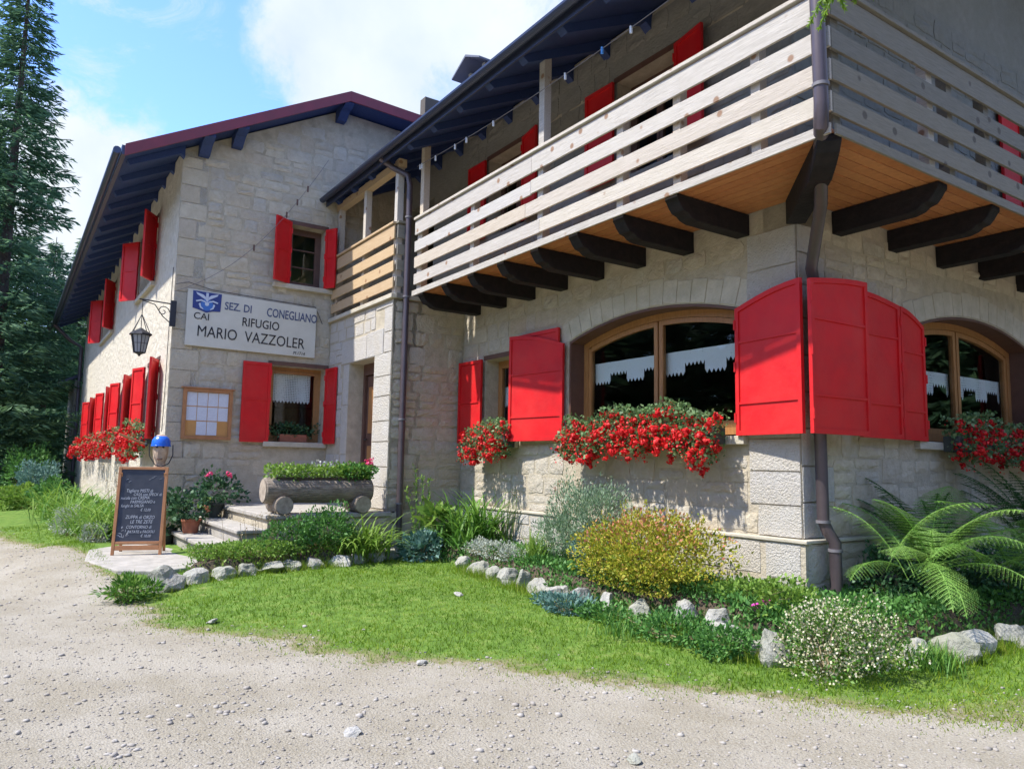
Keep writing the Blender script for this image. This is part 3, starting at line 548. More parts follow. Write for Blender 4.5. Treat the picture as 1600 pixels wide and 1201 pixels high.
# door surround: long pale blocks left and right, two lintel blocks
for a, b, c, d in ((-7.74, -7.53, .92, 1.7), (-7.78, -7.53, 1.71, 2.5), (-7.74, -7.53, 2.51, 3.17), (-7.85, -6.82, 3.19, 3.56), (-6.81, -6.2, 3.19, 3.58)):
    mb = MB(); VF.box(mb, a, b, -.05, .014, c, d); mb.build('door_surround_block', M['quoin'], v_front, bevel=.008)
z = .92; r_ = random.Random(9)
while z < 3.9:
    h = r_.uniform(.26, .38); h = min(h, 3.95 - z)
    QUEUE.setdefault('stone_lodge', []).append((v_front, VF, -6.2 if z < 3.15 or z > 3.55 else -6.04, z + h / 2, .59 if z < 3.15 or z > 3.55 else .27, h - .014, 14 + r_.randrange(14), 'quoin', .005, .014, 0)); z += h
stones(lodge, v_front, VF, -8.46, -5.9, 3.6, 3.96, lambda u, z: u > -6.5, (.16, .2), (.25, .45), mk='quoin', seed=20)
stones(lodge, v_front, VF, -8.46, -7.8, .95, 3.6, lambda u, z: u > -7.87 and z > 3.15, (.22, .3), (.3, .5), mk='quoin', seed=21)
stones(lodge, v_side, VS, -1.19, 0, .95, 3.96, lambda u, z: False, (.18, .28), (.22, .48), seed=22)
mb = MB(); VF.box(mb, -6.52, -5.84, -.1, .05, .2, .9); VS.box(mb, -1.15, 0, -.05, .06, .2, .9); vp = mb.build('entrance_plinth', M['mortar'], lodge)
stones(lodge, vp, VF, -6.5, -5.85, .4, .9, lambda u, z: False, (.24, .28), (.3, .36), mk='quoin', d=.05, seed=23)
stones(lodge, vp, VS, -1.2, 0, .4, .9, lambda u, z: False, (.2, .26), (.3, .5), mk='stone', d=.06, seed=24)
# ---- roof of the lodge (eaves at y = -1.33, rises to +y)
def roof_slab(name, pts, th, m, parent): return MB().prism(pts, (0, 0, th)).build(name, m, parent)
ridge_y = 4.1; ez = 6.10; sl = .5
rz = lambda y: ez + sl * (y + 1.36)
roof_slab('roof', [(-8.47, -1.36, rz(-1.36)), (1.9, -1.36, rz(-1.36)), (1.9, ridge_y, rz(ridge_y)), (-8.47, ridge_y, rz(ridge_y))], .07, M['blue'], lodge)
roof_slab('roof', [(-8.47, ridge_y, rz(ridge_y)), (1.9, ridge_y, rz(ridge_y)), (1.9, 9, rz(ridge_y) - sl * 4.9), (-8.47, 9, rz(ridge_y) - sl * 4.9)], .07, M['blue'], lodge)
for i in range(15):
    x = -8.3 + .71 * i
    MB().prism([(x, -1.3, rz(-1.3) - .002), (x, -1.22, rz(-1.22) - .10), (x, -.1, rz(-.1) - .13), (x, .02, rz(.02) - .28), (x, .3, rz(.3) - .28), (x, .3, rz(.3) - .002)], (.11, 0, 0)).build('rafter', M['blue'], lodge)
MB().box(-8.46, 1.88, -1.385, -1.362, ez - .06, ez + .11).build('fascia_board', M['metal_sheet'], lodge)
g = MB(); n = 8
for i in range(n):
    t0, t1 = math.pi * i / n, math.pi * (i + 1) / n
    g.hexa([(-8.46, -1.45 + .06 * math.cos(t0), ez + .06 - .06 * math.sin(t0)), (1.88, -1.45 + .06 * math.cos(t0), ez + .06 - .06 * math.sin(t0)), (1.88, -1.45 + .06 * math.cos(t1), ez + .06 - .06 * math.sin(t1)), (-8.46, -1.45 + .06 * math.cos(t1), ez + .06 - .06 * math.sin(t1)),
            (-8.46, -1.45 + .055 * math.cos(t0), ez + .064 - .055 * math.sin(t0)), (1.88, -1.45 + .055 * math.cos(t0), ez + .064 - .055 * math.sin(t0)), (1.88, -1.45 + .055 * math.cos(t1), ez + .064 - .055 * math.sin(t1)), (-8.46, -1.45 + .055 * math.cos(t1), ez + .064 - .055 * math.sin(t1))])
g.build('gutter', M['metal_sheet'], lodge)
ch = empty('chimney', (-6.5, .75, 7), parent=lodge)
MB().box(-6.82, -6.22, .45, 1.05, 6.9, 8.12).build('chimney_stack', M['mortar'], ch)
for k, zz in enumerate((7.35, 7.6, 7.86)):
    MB().box(-6.84 + .02 * (k % 2), -6.5, .43, .47, zz, zz + .22).build('stone', M['stone'], ch, bevel=.012); MB().box(-6.485, -6.21, .435, .47, zz, zz + .22).build('stone', M['stone'], ch, bevel=.012); MB().box(-6.24, -6.2, .47, 1.0, zz, zz + .22).build('stone', M['stone'], ch, bevel=.012)
for x, y in ((-6.75, .52), (-6.3, .52), (-6.75, .98), (-6.3, .98)): MB().box(x - .04, x + .04, y - .04, y + .04, 8.12, 8.35).build('cap_post', M['mortar'], ch)
MB().prism([(-6.98, .25, 8.26), (-6.52, .25, 8.48), (-6.06, .25, 8.26), (-6.06, .25, 8.29), (-6.52, .25, 8.52), (-6.98, .25, 8.29)], (0, 1.0, 0)).build('chimney_cap', M['chim_metal'], ch)
# ---- the balcony
bal = empty('balcony', (-2.3, -1, 4), parent=lodge)
B = 1.03
for i in range(9):                                       # floor boards, mitred at the corner
    y0, y1 = -1.0 + .111 * i, -1.0 + .111 * (i + 1) - .013
    MB().prism([(-5.62, y0, 4.02), (-y0 - .01, y0, 4.02), (-y1 - .01, y1, 4.02), (-5.62, y1, 4.02)], (0, 0, .025)).build('floor_board', M['soffit'], bal)
    MB().prism([(-y0, y0 + .01, 4.02), (-y0, 6.9, 4.02), (-y1, 6.9, 4.02), (-y1, y1 + .01, 4.02)][::-1], (0, 0, .025)).build('floor_board', M['soffit'], bal)
def carved_beam(x, axis):                                # black cantilever with an ogee end
    prof = [(.0, 3.80), (.72, 3.80), (.80, 3.82), (.84, 3.85), (.90, 3.865), (.94, 3.91), (.965, 3.95), (.985, 3.97), (.985, 4.015), (0, 4.015)]
    w = .15; jit = random.uniform(-.01, .01)
    if axis == 'y': p = [(x - w / 2, -a, z + jit * (1 if z < 4 else 0)) for a, z in prof]; off = (w, 0, 0)
    else: p = [(a, x - w / 2, z + jit * (1 if z < 4 else 0)) for a, z in prof]; off = (0, w, 0)
    MB().prism(p, off).build('balcony_beam', M['black_wood'], bal, bevel=.008)
for k in range(8): carved_beam(-.58 - .7 * k, 'y')
for k in range(7): carved_beam(.62 + .95 * k, 'x')
dg = [(0, 3.79), (1.05, 3.79), (1.2, 3.84), (1.32, 3.9), (1.385, 3.96), (1.385, 4.015), (0, 4.015)]
q = .7071; MB().prism([(a * q - .06, -a * q - .06, z) for a, z in dg], (.12, .12, 0)).build('corner_beam', M['black_wood'], bal, bevel=.008)
def rail(p0, p1, nrm, mk, cap=True, zs=((4.155, 4.31), (4.40, 4.56), (4.645, 4.80), (4.895, 5.095)), parent=bal, honey_top=False):
    p0, p1, nrm = Vector(p0), Vector(p1), Vector(nrm); L = (p1 - p0).length; u = (p1 - p0) / L
    for k, (a, b) in enumerate(zs):
        cuts = [0, L * random.uniform(.42, .58), L] if L > 4 else [0, L]
        for c0, c1 in zip(cuts[:-1], cuts[1:]):
            j = random.uniform(-.006, .006)
            MB().hexa([*(p0 + u * (c0 + .002) + nrm * d + Vector((0, 0, a + j)) for d in (.0,)), p0 + u * (c1 - .002) + Vector((0, 0, a + j)), p0 + u * (c1 - .002) - nrm * .025 + Vector((0, 0, a + j)), p0 + u * (c0 + .002) - nrm * .025 + Vector((0, 0, a + j)),
                       p0 + u * (c0 + .002) + Vector((0, 0, b + j)), p0 + u * (c1 - .002) + Vector((0, 0, b + j)), p0 + u * (c1 - .002) - nrm * .025 + Vector((0, 0, b + j)), p0 + u * (c0 + .002) - nrm * .025 + Vector((0, 0, b + j))]).build('rail_board', M['honey_wood'] if honey_top and k == 3 else M[mk], parent, bevel=.003)
    MB().beam(p0 + Vector((0, 0, 5.13)) - nrm * .035, p1 + Vector((0, 0, 5.13)) - nrm * .035, .12, .035).build('rail_cap', M[mk], parent, bevel=.004)
    MB().beam(p0 + Vector((0, 0, 4.022)) + nrm * .012, p1 + Vector((0, 0, 4.022)) + nrm * .012, .02, .075).build('edge_board', M[mk], parent)
rail((-5.62, -B, 0), (B, -B, 0), (0, -1, 0), 'pale_wood', honey_top=False)
rail((B, -B + .03, 0), (B, 6.9, 0), (1, 0, 0), 'grey_wood')
rail((-8.46, -1.22, 0), (-5.92, -1.22, 0), (0, -1, 0), 'honey_wood')
rail((-5.86, -1.19, 0), (-5.86, -1.06, 0), (1, 0, 0), 'grey_wood')
for x in (-5.56, -4.05, -2.57, -1.25, -.5, .35): MB().box(x - .045, x + .045, -.99, -.90, 4.05, 5.1).build('rail_post', M['pale_wood'], bal, bevel=.004)
for y in (-.9, .45, .78, 1.45, 2.4, 3.35, 4.3): MB().box(.90, .99, y - .045, y + .045, 4.05, 5.1).build('rail_post', M['pale_wood'] if y == .45 else M['grey_wood'], bal, bevel=.004)
for x in (-8.36, -7.2, -6.0): MB().box(x - .05, x + .05, -1.17, -1.07, 4.05, 6.14).build('balcony_post', M['pale_wood'], bal, bevel=.004)
for x in (-5.52, -2.57): MB().box(x - .05, x + .05, -.985, -.885, 4.05, 6.25).build('balcony_post', M['pale_wood'], bal, bevel=.004)
MB().box(-8.46, -5.9, -1.18, -1.06, 6.0, 6.12).build('balcony_top_beam', M['honey_wood'], bal)
# ---- shutters
def shutter(fr, hinge, end, z0, zh, ze, parent, bars=(.36, .72), th=.035, back=False):
    """hinge, end: (u, d) in the wall frame; zh / ze: top height at the hinge and at the free end"""
    h, e = fr.P(hinge[0], hinge[1], 0), fr.P(end[0], end[1], 0); u = (e - h); L = u.length; u /= L; n = u.cross(Vector((0, 0, 1)))
    if n.dot(CAM - h) < 0: n = -n
    top = lambda s: zh + (ze - zh) * math.sin(min(s, 1) * math.pi / 2)
    X = lambda s, d, z: h + u * (s * L) + n * d + Vector((0, 0, z)); k = .045 / L
    s_ = empty('shutter', X(.5, 0, z0), parent=parent)
    mb = MB()                                            # raised border
    for a, b in ((0, k), (1 - k, 1)): mb.hexa([X(a, .0, z0), X(b, .0, z0), X(b, th, z0), X(a, th, z0), X(a, .0, top(a)), X(b, .0, top(b)), X(b, th, top(b)), X(a, th, top(a))])
    m = 6
    for i in range(m):
        a, b = k + (1 - 2 * k) * i / m, k + (1 - 2 * k) * (i + 1) / m
        mb.hexa([X(a, 0, top(a) - .045), X(b, 0, top(b) - .045), X(b, th, top(b) - .045), X(a, th, top(a) - .045), X(a, 0, top(a)), X(b, 0, top(b)), X(b, th, top(b)), X(a, th, top(a))])
    mb.hexa([X(k, 0, z0), X(1 - k, 0, z0), X(1 - k, th, z0), X(k, th, z0), X(k, 0, z0 + .045), X(1 - k, 0, z0 + .045), X(1 - k, th, z0 + .045), X(k, th, z0 + .045)])
    mb.build('shutter_frame', M['red'], s_)
    pb = [k * .8 + (1 - 1.6 * k) * i / m for i in range(m + 1)]
    MB().prism([X(pb[0], .008, z0 + .03), X(pb[-1], .008, z0 + .03)] + [X(t, .008, top(t) - .03) for t in pb[::-1]], n * .012).build('panel', M['red'], s_)
    for fb in bars:
        zz = z0 + fb * (min(zh, ze) - z0)
        MB().hexa([X(k, .02, zz), X(1 - k, .02, zz), X(1 - k, .032, zz), X(k, .032, zz), X(k, .02, zz + .022), X(1 - k, .02, zz + .022), X(1 - k, .032, zz + .022), X(k, .032, zz + .022)]).build('crossbar', M['red'], s_)
    for zz in (z0 + .12, z0 + (zh - z0) * .5, zh - .2): MB().tube([X(.0, th + .004, zz), X(.0, th + .004, zz + .09)], .011, 8).build('hinge', M['red'], s_)
    return s_
shutter(F1, (-3.30, .05), (-4.34, .16), 1.9, 3.11, 3.31, lodge, bars=(.25, .72))
shutter(F1, (-4.34, .11), (-3.42, .03), 1.9, 3.31, 3.33, lodge, bars=())
shutter(F1, (-.62, .06), (.16, .16), 1.9, 3.10, 3.24, lodge, bars=(.24, .72))
shutter(SD, (-.18, .22), (.66, .23), 1.9, 3.22, 3.30, lodge, bars=(.24, .74))
shutter(SD, (1.98, .05), (1.45, .10), 1.9, 3.07, 3.21, lodge, bars=(.24, .74))
shutter(SD, (1.44, .10), (.74, .10), 1.9, 3.21, 3.28, lodge, bars=(.24, .74))
shutter(SD, (4.64, .05), (5.2, .06), 1.9, 3.1, 3.2, lodge)
shutter(F1, (-5.24, .05), (-5.84, .08), 1.9, 3.11, 3.11, lodge, bars=(.48,))
shutter(F1, (-2.40, .04), (-2.9, .05), 4.95, 6.15, 6.15, lodge, bars=(.5,)); shutter(F1, (-1.40, .04), (-.95, .12), 4.95, 6.15, 6.15, lodge, bars=(.5,))
shutter(F1, (-5.27, .04), (-5.75, .05), 4.95, 6.15, 6.15, lodge, bars=(.5,)); shutter(F1, (-4.29, .04), (-3.85, .12), 4.95, 6.15, 6.15, lodge, bars=(.5,))
shutter(SD, (4.54, .04), (4.0, .05), 4.3, 6.15, 6.15, lodge, bars=(.3, .6)); shutter(SD, (5.61, .04), (6.15, .05), 4.3, 6.15, 6.15, lodge, bars=(.3, .6))
# ---- downpipes
dp = MB().tube([(.98, -1.12, 6.1), (.995, -1.11, 4.9), (1.0, -1.10, 4.2), (.98, -1.08, 4.05), (.55, -.45, 3.72), (.13, .02, 3.36), (.11, .10, 3.2), (.11, .13, 1.16), (.135, .16, 1.06), (.17, .20, .98), (.17, .21, .35)], .052, 12).build('downpipe', M['pipe'], lodge, smooth=True)
for p in ((.11, .13, 1.14), (.17, .205, .90), (1.0, -1.10, 4.32), (.11, .11, 3.1)): MB().tube([p, (p[0], p[1], p[2] + .025)], .062, 12).build('pipe_collar', M['wire'], dp, smooth=True)
dp2 = MB().tube([(-6.1, -1.40, 6.12), (-6.0, -1.22, 5.98), (-5.85, -1.06, 5.86), (-5.82, -1.04, 5.7), (-5.82, -1.04, .5)], .045, 12).build('downpipe', M['pipe'], lodge, smooth=True)
for zz in (5.2, 4.0, 2.2, 1.0): MB().tube([(-5.82, -1.04, zz), (-5.82, -1.04, zz + .025)], .055, 12).build('pipe_collar', M['wire'], dp2, smooth=True)
flush_stones(lodge, 292)
# ---- gabled house
LOW = ((-10.6, -9.4), (-14.1, -12.6), (-17.3, -15.7), (-21.2, -19.6)); UP = ((-12.55, -10.6), (-19.5, -16.9))
ww = wall(WW, -25.4, -8.48, .2, 6.5, [(a, b, 1.9, 3.2) for a, b in LOW] + [(a, b, 4.75, 5.95) for a, b in UP], .4, M['plaster'], gable_house)
sw = wall(SG, -3.749, -1.2, .2, 6.5, [(-2.19, -1.26, 1.9, 3.17), (-1.98, -1.36, 4.57, 5.62)], .4, M['mortar'], gable_house)
MB().prism([(-8.48, -3.749, 6.5), (-8.48, -1.2, 6.5), (-8.48, 5, 6.5), (-8.48, 5, 7.6), (-8.48, -1.2, 7.86)], (-.4, 0, 0)).build('gable_wall', M['mortar'], gable_house)
gw = bpy.data.objects['gable_wall.001']
MB().box(-8.88, -8.48, -1.2, 5, 4.0, 6.499).build('wall', M['mortar'], gable_house)
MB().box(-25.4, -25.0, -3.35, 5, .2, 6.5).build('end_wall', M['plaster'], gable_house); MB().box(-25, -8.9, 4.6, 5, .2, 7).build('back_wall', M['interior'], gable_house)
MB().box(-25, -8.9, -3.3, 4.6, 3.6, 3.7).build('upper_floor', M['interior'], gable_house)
for a, b in LOW: window(WW, a, b, 1.9, 3.2, gable_house, 'dark_frame')
for a, b in UP: window(WW, a, b, 4.75, 5.95, gable_house, 'dark_frame'); sill(WW, a - .1, b + .1, 4.75, gable_house)
window(SG, -2.19, -1.26, 1.9, 3.17, gable_house, split=False); window(SG, -1.98, -1.36, 4.57, 5.62, gable_house, 'dark_frame', bars=2, split=False)
sill(SG, -2.28, -1.21, 1.895, gable_house, d=.09); sill(SG, -2.25, -1.21, 4.565, gable_house, d=.09)
for a, b in LOW:
    sill(WW, a - .08, b + .08, 1.895, gable_house)
    shutter(WW, (a, .04), (a - .44, .17), 1.9, 3.2, 3.2, gable_house, bars=(.5,)); shutter(WW, (b, .04), (b + .40, .21), 1.9, 3.2, 3.2, gable_house, bars=(.5,))
for a, b in UP: shutter(WW, (a, .04), (a - .38, .29), 4.75, 5.95, 5.95, gable_house, bars=(.5,)); shutter(WW, (b, .04), (b + .36, .28), 4.75, 5.95, 5.95, gable_house, bars=(.5,))
shutter(SG, (-2.20, .04), (-2.66, .06), 1.88, 3.19, 3.19, gable_house, bars=(.52,)); shutter(SG, (-1.24, .04), (-1.22, .48), 1.88, 3.17, 3.17, gable_house, bars=(.52,))
shutter(SG, (-1.99, .04), (-2.30, .22), 4.57, 5.64, 5.66, gable_house, bars=(.5,)); shutter(SG, (-1.35, .04), (-1.24, .26), 4.57, 5.62, 5.62, gable_house, bars=(.5,))
qs = quoins(sw, SG, -3.75, -1, .55, 6.4, big=(.28, .42), hs=(.24, .36), mk='stone', seed=31, parent=gable_house); qsf = inq(qs)
stones(gable_house, sw, SG, -3.74, -1.2, .5, 6.45, lambda u, z: qsf(u, z) or -2.24 < u < -1.2 and 1.8 < z < 3.24 or -1.98 < u < -1.34 and 4.5 < z < 5.68, (.16, .28), (.22, .50), seed=32)
stones(gable_house, gw, SG, -3.74, 4.9, 6.5, 7.8, lambda u, z: z > 6.44 + (u + 3.75) * .53 or z > 7.6, (.18, .26), (.25, .5), seed=33)
stones(gable_house, bpy.data.objects['wall.004'] if 'wall.004' in bpy.data.objects else sw, SG, -1.2, 4.9, 4.1, 6.5, lambda u, z: u > 1, (.18, .26), (.25, .5), seed=34)
flush_stones(gable_house, 280)
# roof of the gabled house
wz = lambda y: 6.06 + .54 * (y + 4.6)
roof_slab('roof', [(-26.3, -4.6, wz(-4.6)), (-7.98, -4.6, wz(-4.6)), (-7.98, -1.2, wz(-1.2)), (-26.3, -1.2, wz(-1.2))], .08, M['blue'], gable_house)
roof_slab('roof', [(-26.3, -1.2, wz(-1.2)), (-7.98, -1.2, wz(-1.2)), (-7.98, 6, 7.62), (-26.3, 6, 7.62)], .08, M['blue'], gable_house)
for i in range(22):
    x = -8.35 - .83 * i
    MB().prism([(x, -4.55, wz(-4.55) - .002), (x, -4.5, wz(-4.5) - .1), (x, -3.8, wz(-3.8) - .12), (x, -3.74, wz(-3.74) - .2), (x, -3.74, wz(-3.74) - .002)], (-.12, 0, 0)).build('rafter', M['blue'], gable_house)
for y in (-3.45, -2.95, -1.2, .6):
    zz = min(wz(y), 7.88 - (y + 1.2) * .04) - .003; MB().prism([(-7.99, y - .08, zz), (-7.99, y + .08, zz), (-8.1, y + .08, zz - .05), (-8.1, y - .08, zz - .05)], (0, 0, -.06)).build('purlin_end', M['blue'], gable_house)
    MB().prism([(-8.02, y - .08, zz), (-8.02, y - .08, zz - .07), (-8.2, y - .08, zz - .13), (-8.35, y - .08, zz - .24), (-8.47, y - .08, zz - .25), (-8.47, y - .08, zz)], (0, .16, 0)).build('purlin', M['blue'], gable_house)
MB().prism([(-7.979, -4.62, wz(-4.62) - .05), (-7.979, -1.2, wz(-1.2) - .05), (-7.979, -1.2, wz(-1.2) + .13), (-7.979, -4.62, wz(-4.62) + .13)], (.03, 0, 0)).build('bargeboard', M['maroon'], gable_house)
MB().prism([(-7.979, -1.198, wz(-1.2) - .05), (-7.979, 6, 7.57), (-7.979, 6, 7.75), (-7.979, -1.198, wz(-1.2) + .13)], (.03, 0, 0)).build('bargeboard', M['maroon'], gable_house)
MB().box(-26.3, -8.0, -4.66, -4.602, wz(-4.6) - .03, wz(-4.6) + .11).build('gutter_board', M['metal_sheet'], gable_house)
MB().tube([(-26.3, -4.72, wz(-4.6) + .02), (-8.0, -4.72, wz(-4.6) + .02)], .055, 10).build('gutter', M['metal_sheet'], gable_house, smooth=True)
MB().tube([(-25.3, -4.7, 6.0), (-25.25, -4.2, 5.5), (-25.2, -3.86, 5.3), (-25.2, -3.84, .4)], .06, 10).build('downpipe', M['pipe'], gable_house, smooth=True)
# steps and landing at the front door
stp = empty('front_steps', (-7, -3, .3), 'worn pale concrete steps and landing rising to the open front door', 'steps')
def slab(x0, x1, y0, y1, z, th, nm='tread'):
    MB().box(x0, x1, y0, y1, z - th, z).build(nm, M['step'], stp, bevel=.012)
slab(-8.47, -5.72, -2.95, -1.201, .90, .06, 'landing'); slab(-8.4, -5.70, -3.30, -2.93, .72, .05); slab(-8.35, -5.74, -3.66, -3.27, .54, .05)
MB().box(-8.46, -5.76, -2.91, -1.21, .2, .838).build('riser_wall', M['mortar'], stp); MB().box(-8.38, -5.74, -3.26, -2.915, .2, .668).build('riser_wall', M['step'], stp, bevel=.01); MB().box(-8.3, -5.78, -3.62, -3.265, .2, .488).build('riser_wall', M['step'], stp, bevel=.01)
for k in range(5): MB().box(-5.765, -5.735, -2.88 + .33 * k, -2.58 + .33 * k, .45, .82).build('stone', M['stone'], stp, bevel=.02)
MB().prism([(-8.3, -3.62, .26), (-8.35, -4.15, .26), (-7.75, -4.72, .26), (-6.6, -4.86, .26), (-5.5, -4.62, .26), (-5.25, -4.2, .26), (-5.55, -3.62, .26)], (0, 0, .085)).build('paving_slab', M['step'], stp, bevel=.015)
# ------------------------------------------------------------------ leaf and plant builders
def rv(n): v = rng.normal(size=(n, 3)); return v / np.linalg.norm(v, axis=1)[:, None]
def nrm(v): return v / np.maximum(np.linalg.norm(v, axis=1)[:, None], 1e-9)
def leaves(C, D, L, w, r=None):
    """diamond leaves at C pointing along D -> V, F, rnd"""
    C = np.asarray(C, float); D = nrm(np.asarray(D, float)); n = len(C); L = np.broadcast_to(L, n)[:, None]; s = nrm(np.cross(D, rv(n))); k = np.cross(s, D)
    V = np.stack([C, C + D * L * .45 + s * L * w + k * L * .06, C + D * L, C + D * L * .45 - s * L * w + k * L * .06], 1).reshape(-1, 3)
    return V, np.arange(4 * n).reshape(-1, 4), (rng.random(n) if r is None else r)
def cat_(*a):
    V, F, R, b = [], [], [], 0
    for v, f, r in a: V.append(v); F.append(f + b); R.append(r); b += len(v)
    return np.vstack(V), np.vstack(F), np.concatenate(R)
def tube_quads(P0, P1, r0, r1):
    """crossed thin quads for stems, many at once"""
    P0, P1 = np.asarray(P0, float), np.asarray(P1, float); n = len(P0); d = nrm(P1 - P0); s = nrm(np.cross(d, rv(n))); t = np.cross(d, s); o = []
    for q in (s, t): o.append(np.stack([P0 - q * r0, P0 + q * r0, P1 + q * r1, P1 - q * r1], 1).reshape(-1, 3))
    V = np.vstack(o); return V, np.arange(len(V)).reshape(-1, 4), rng.random(len(V) // 4)
def blob(n, c, rad, shell=.5, lump=.36):
    d = rv(n); ph = rng.uniform(0, 6.28, 3); k = 1 + lump * (np.sin(d[:, 0] * 5 + ph[0]) + np.sin(d[:, 1] * 6 + ph[1]) + np.sin(d[:, 2] * 5 + ph[2])) / 2
    r = (shell + (1 - shell) * rng.random(n) ** .5) * k; return np.array(c) + d * r[:, None] * np.array(rad), d
def plant(name, base, label, cat, group=None): return empty(name, base, label, cat, group)
def add(nm, par, data, mk, kind='stuff'): v, f, r = data; return npmesh(nm, v, f, M[mk], par, rnd=r, kind=kind)
def shrub(name, base, label, cat, blobs, n, L, w, mk, up=.4, tips=None, group=None, stem_n=26, stem_mk='dry', droop=0):
    t = plant(name, base, label, cat, group); base = np.array(base, float); vol = np.array([a[1][0] * a[1][1] * a[1][2] for a in blobs]) ** .67; vol /= vol.sum(); parts = []
    C, D = [], []
    for (c, rad), f in zip(blobs, vol):
        m = int(n * f); a, d = blob(m, base + np.array(c), rad); C.append(a); D.append(d)
    C, D = np.vstack(C), np.vstack(D); hgt = (C[:, 2] - base[2]); C[:, 2] = np.maximum(C[:, 2], base[2] + .01); D = D * .8 + rv(len(C)) * .8 + np.array([0, 0, up])
    add('foliage', t, leaves(C, D, L * rng.uniform(.6, 1.25, len(C)), w), mk)
    k = rng.choice(len(C), min(stem_n, len(C)), False); add('stem', t, tube_quads(np.repeat([base], len(k), 0) + rng.normal(0, .03, (len(k), 3)) * [1, 1, 0], C[k], .006, .002), stem_mk)
    sc, sdn = [], []
    for (c, rad) in blobs:
        for k in range(max(8, int(26 * rad[0] / .4))):
            d = rv(1)[0]; d[2] = abs(d[2]) * .8 + .15; d /= np.linalg.norm(d); p0 = base + np.array(c) + d * np.array(rad) * .8; ln = rng.uniform(.25, .75) * rad[2] * .75; m = max(8, int(ln / L * 3.5)); tt = rng.random((m, 1)); dd = d * .7 + np.array([0, 0, .5]); sc.append(p0 + dd * ln * tt + rng.normal(0, .008, (m, 3))); sdn.append(rv(m) * .8 + dd)
    sc, sdn = np.vstack(sc), np.vstack(sdn); add('shoots', t, leaves(sc, sdn, L * rng.uniform(.5, 1.0, len(sc)), w), mk)
    if tips:
        tm, tn, tl, ttop, tw = tips; k = np.argsort(-(hgt + rng.normal(0, ttop, len(hgt))))[:tn * 3]; k = rng.choice(k, min(tn, len(k)), False)
        add('flowerlets' if 'cream' in tm or 'flower' in tm else 'leaf_tips', t, leaves(C[k] + [0, 0, L * .4], rv(len(k)) + [0, 0, .8], tl, tw), tm)
    return t
def tuft(name, base, label, cat, n, L, wd, mk, spread=.06, lean=.55, droop=.9, seg=6, group=None, bias=(0, 0), nm='leaf_blade'):
    t = plant(name, base, label, cat, group); V, F, R = straps(base, n, L, wd, spread, lean, droop, seg, bias); npmesh(nm, V, F, M[mk], t, rnd=R, kind='stuff'); return t
def straps(base, n, L, wd, spread=.06, lean=.55, droop=.9, seg=6, bias=(0, 0)):
    az = rng.uniform(0, 6.283, n); ln = L * rng.uniform(.55, 1.1, n); le = lean * rng.uniform(.15, 1.2, n); B0 = np.array(base) + np.column_stack([rng.normal(0, spread, (n, 2)), np.zeros(n)])
    h = np.column_stack([np.cos(az) + bias[0], np.sin(az) + bias[1], np.zeros(n)]); P = [B0]; th = le.copy(); sdv = np.column_stack([-np.sin(az), np.cos(az), np.zeros(n)])
    for i in range(seg):
        d = h * np.sin(th)[:, None] + np.array([0, 0, 1]) * np.cos(th)[:, None]; P.append(P[-1] + d * (ln / seg)[:, None]); th = th + droop * rng.uniform(.6, 1.3, n) * 2.1 / seg * (.4 + i / seg)
    V = np.zeros((n, seg + 1, 2, 3)); tw = rng.uniform(-.4, .4, n)
    for i in range(seg + 1):
        q = i / seg; w = wd * (.55 + .9 * q) * (1 - q ** 2.2) + .0006; V[:, i, 0] = P[i] - sdv * w; V[:, i, 1] = P[i] + sdv * w + np.array([0, 0, 1]) * (tw * w)[:, None]
    idx = np.arange(n * (seg + 1) * 2).reshape(n, seg + 1, 2); F = np.stack([idx[:, :-1, 0], idx[:, :-1, 1], idx[:, 1:, 1], idx[:, 1:, 0]], -1).reshape(-1, 4)
    V = V.reshape(-1, 3); V[:, 2] = np.maximum(V[:, 2], base[2] - .05); return V, F, np.repeat(rng.random(n), seg)
